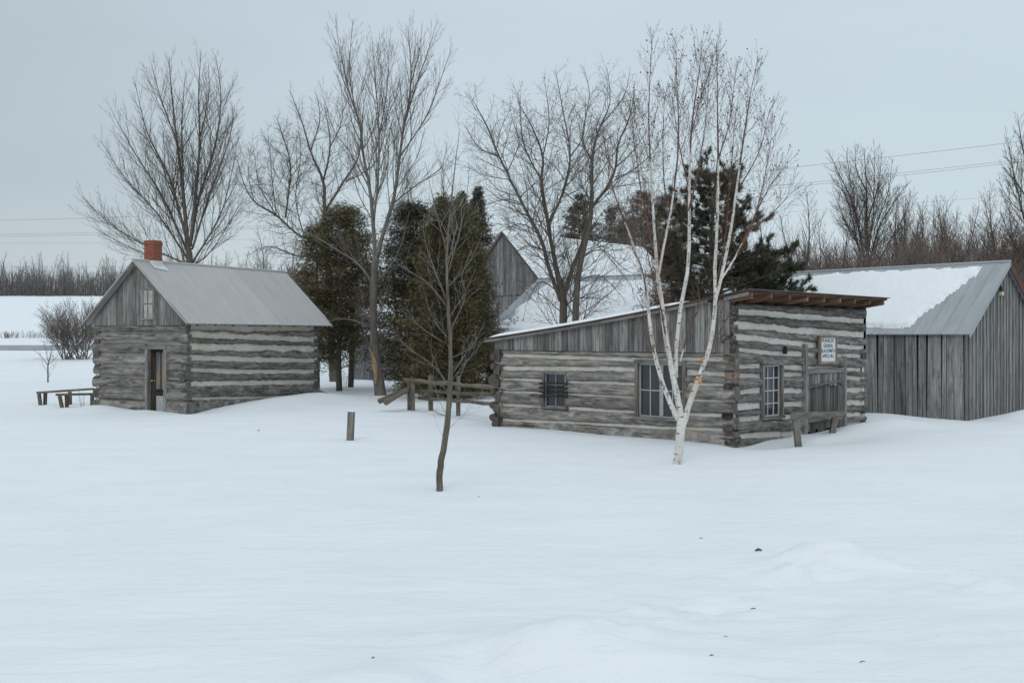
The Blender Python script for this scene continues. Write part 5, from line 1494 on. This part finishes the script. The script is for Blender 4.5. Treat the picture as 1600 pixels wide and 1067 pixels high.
def upole(a, D, lab):
    q = P(a[0], a[1], D); g0 = ground(q.x, q.y); root = empty('utility_pole', (q.x, q.y, g0), label=lab, cat='utility pole')
    m = MB(); H = q.z - g0 + .6; m.tube([Vector((0, 0, -.5)), Vector((0, 0, H))], [.17, .11], 8, .5, True); m.build('shaft', M['post'], root)
    m = MB(); m.beam((-1.2, 0, H - .4), (1.2, 0, H - .4), .12, .12); m.build('crossarm', M['post'], root)
upole((1900, 183), 130, 'utility pole beyond the right edge carrying the power lines'); upole((-600, 330), 230, 'utility pole beyond the left edge carrying the power lines')

# ------------------------------------------------------------------ bits lying on the snow
random.seed(64)
def bit(px, py, L, r, lab, mat='twigm', ang=None):
    D = F * EYE / (py - HY)
    for _ in range(6):
        X = (px - 800) / F * D; g0 = ground(X, D); D = F * (EYE - g0) / (py - HY)
    a = ang if ang is not None else U(-.4, .4); m = MB(); d = Vector((math.cos(a), math.sin(a), 0)) * L / 2
    m.tube([-d + Vector((0, 0, 0)), Vector((0, .01, r * .8)), d + Vector((0, 0, .003))], [r * .6, r, r * .5], 5, .5, True, .3)
    o = m.build('fallen_twig', M[mat], label=lab, cat='twig', group='bits of twig lying on the snow'); o.location = (X, D, g0 + r * .5)
bit(1185, 861, .075, .016, 'largest dark bit of bark on the snow right of centre'); bit(1177, 951, .05, .004, 'thin dark twig on the snow below the bark bit'); bit(1130, 995, .045, .003, 'short thin twig on the snow near the bottom hollow')
bit(1348, 1034, .05, .0035, 'thin twig on the snow near the bottom right corner'); bit(1095, 841, .05, .004, 'pale twig on the snow left of the bark bit'); bit(583, 1028, .02, .005, 'tiny speck of bark near the bottom edge left of centre')
bit(748, 776, .035, .004, 'tiny twig on the snow just right of the sapling base'); bit(1112, 1024, .03, .004, 'tiny twig close to the bottom edge'); bit(404, 673, .06, .012, 'small dark speck on the snow in front of the cabin side wall')

# ------------------------------------------------------------------ world, sun, camera
w = bpy.data.worlds.new('World'); sc.world = w; w.use_nodes = True
nt = w.node_tree; bg = nt.nodes['Background']
sky = nt.nodes.new('ShaderNodeTexSky'); sky.sky_type = 'NISHITA'; sky.sun_disc = False
SE, SR = math.radians(38), math.radians(200)
sky.sun_elevation = SE; sky.sun_rotation = SR; sky.air_density = 1.2; sky.dust_density = 3.0
tc = nt.nodes.new('ShaderNodeTexCoord'); sep = nt.nodes.new('ShaderNodeSeparateXYZ'); nt.links.new(tc.outputs['Generated'], sep.inputs[0])
rp = nt.nodes.new('ShaderNodeValToRGB'); nt.links.new(sep.outputs['Z'], rp.inputs[0])
e = rp.color_ramp.elements
stops = [(0.0, (.650, .745, .800)), (.07, (.640, .735, .790)), (.14, (.572, .675, .735)), (.30, (.585, .685, .755)), (.45, (.69, .81, .89)), (1.0, (.99, 1.135, 1.25))]
while len(e) < len(stops): e.new(.5)
for i, (p, c) in enumerate(stops): e[i].position = p; e[i].color = c + (1,)
nz = nt.nodes.new('ShaderNodeTexNoise'); mp = nt.nodes.new('ShaderNodeMapping'); mp.inputs['Scale'].default_value = (1.2, 1.2, 4.5)
nt.links.new(tc.outputs['Generated'], mp.inputs[0]); nt.links.new(mp.outputs[0], nz.inputs['Vector']); nz.inputs['Scale'].default_value = 1.3; nz.inputs['Detail'].default_value = 5
mr = nt.nodes.new('ShaderNodeMapRange'); nt.links.new(nz.outputs['Fac'], mr.inputs[0]); mr.inputs[1].default_value = .3; mr.inputs[2].default_value = .7; mr.inputs[3].default_value = .95; mr.inputs[4].default_value = 1.05
vm = nt.nodes.new('ShaderNodeVectorMath'); vm.operation = 'SCALE'; nt.links.new(rp.outputs[0], vm.inputs[0])
ax = nt.nodes.new('ShaderNodeMapRange'); ax.interpolation_type = 'SMOOTHSTEP'; nt.links.new(sep.outputs['X'], ax.inputs[0]); ax.inputs[1].default_value = -.62; ax.inputs[2].default_value = .12; ax.inputs[3].default_value = .80; ax.inputs[4].default_value = 1.0
am = nt.nodes.new('ShaderNodeMath'); am.operation = 'MULTIPLY'; nt.links.new(ax.outputs[0], am.inputs[0]); nt.links.new(mr.outputs[0], am.inputs[1]); nt.links.new(am.outputs[0], vm.inputs['Scale'])
sk = nt.nodes.new('ShaderNodeVectorMath'); sk.operation = 'SCALE'; nt.links.new(sky.outputs[0], sk.inputs[0]); sk.inputs['Scale'].default_value = .10
mx = nt.nodes.new('ShaderNodeMix'); mx.data_type = 'RGBA'; mx.inputs[0].default_value = .92
nt.links.new(sk.outputs[0], mx.inputs[6]); nt.links.new(vm.outputs[0], mx.inputs[7])
nt.links.new(mx.outputs[2], bg.inputs[0]); bg.inputs[1].default_value = 1.0

L = bpy.data.lights.new('sun', 'SUN'); L.energy = .5; L.angle = math.radians(25); L.color = (1, .97, .93)
lo = bpy.data.objects.new('sun', L); COL.objects.link(lo)
lo.rotation_euler = Vector((math.sin(SR) * math.cos(SE), math.cos(SR) * math.cos(SE), math.sin(SE))).to_track_quat('Z', 'Y').to_euler()

cam = bpy.data.cameras.new('camera'); co = bpy.data.objects.new('camera', cam); COL.objects.link(co)
co.location = (0, 0, EYE); co.rotation_euler = (math.pi / 2, 0, 0)
cam.sensor_width = 36; cam.lens = 36 * F / 1600; cam.shift_y = -(533.5 - HY) / 1600; cam.clip_end = 3000; cam.clip_start = .1
sc.camera = co
sc.view_settings.view_transform = 'Standard'; sc.view_settings.look = 'None'; sc.view_settings.exposure = .03; sc.view_settings.gamma = 1
print('total', time.time() - T0, 'verts', sum(len(o.data.vertices) for o in sc.objects if o.type == 'MESH'))
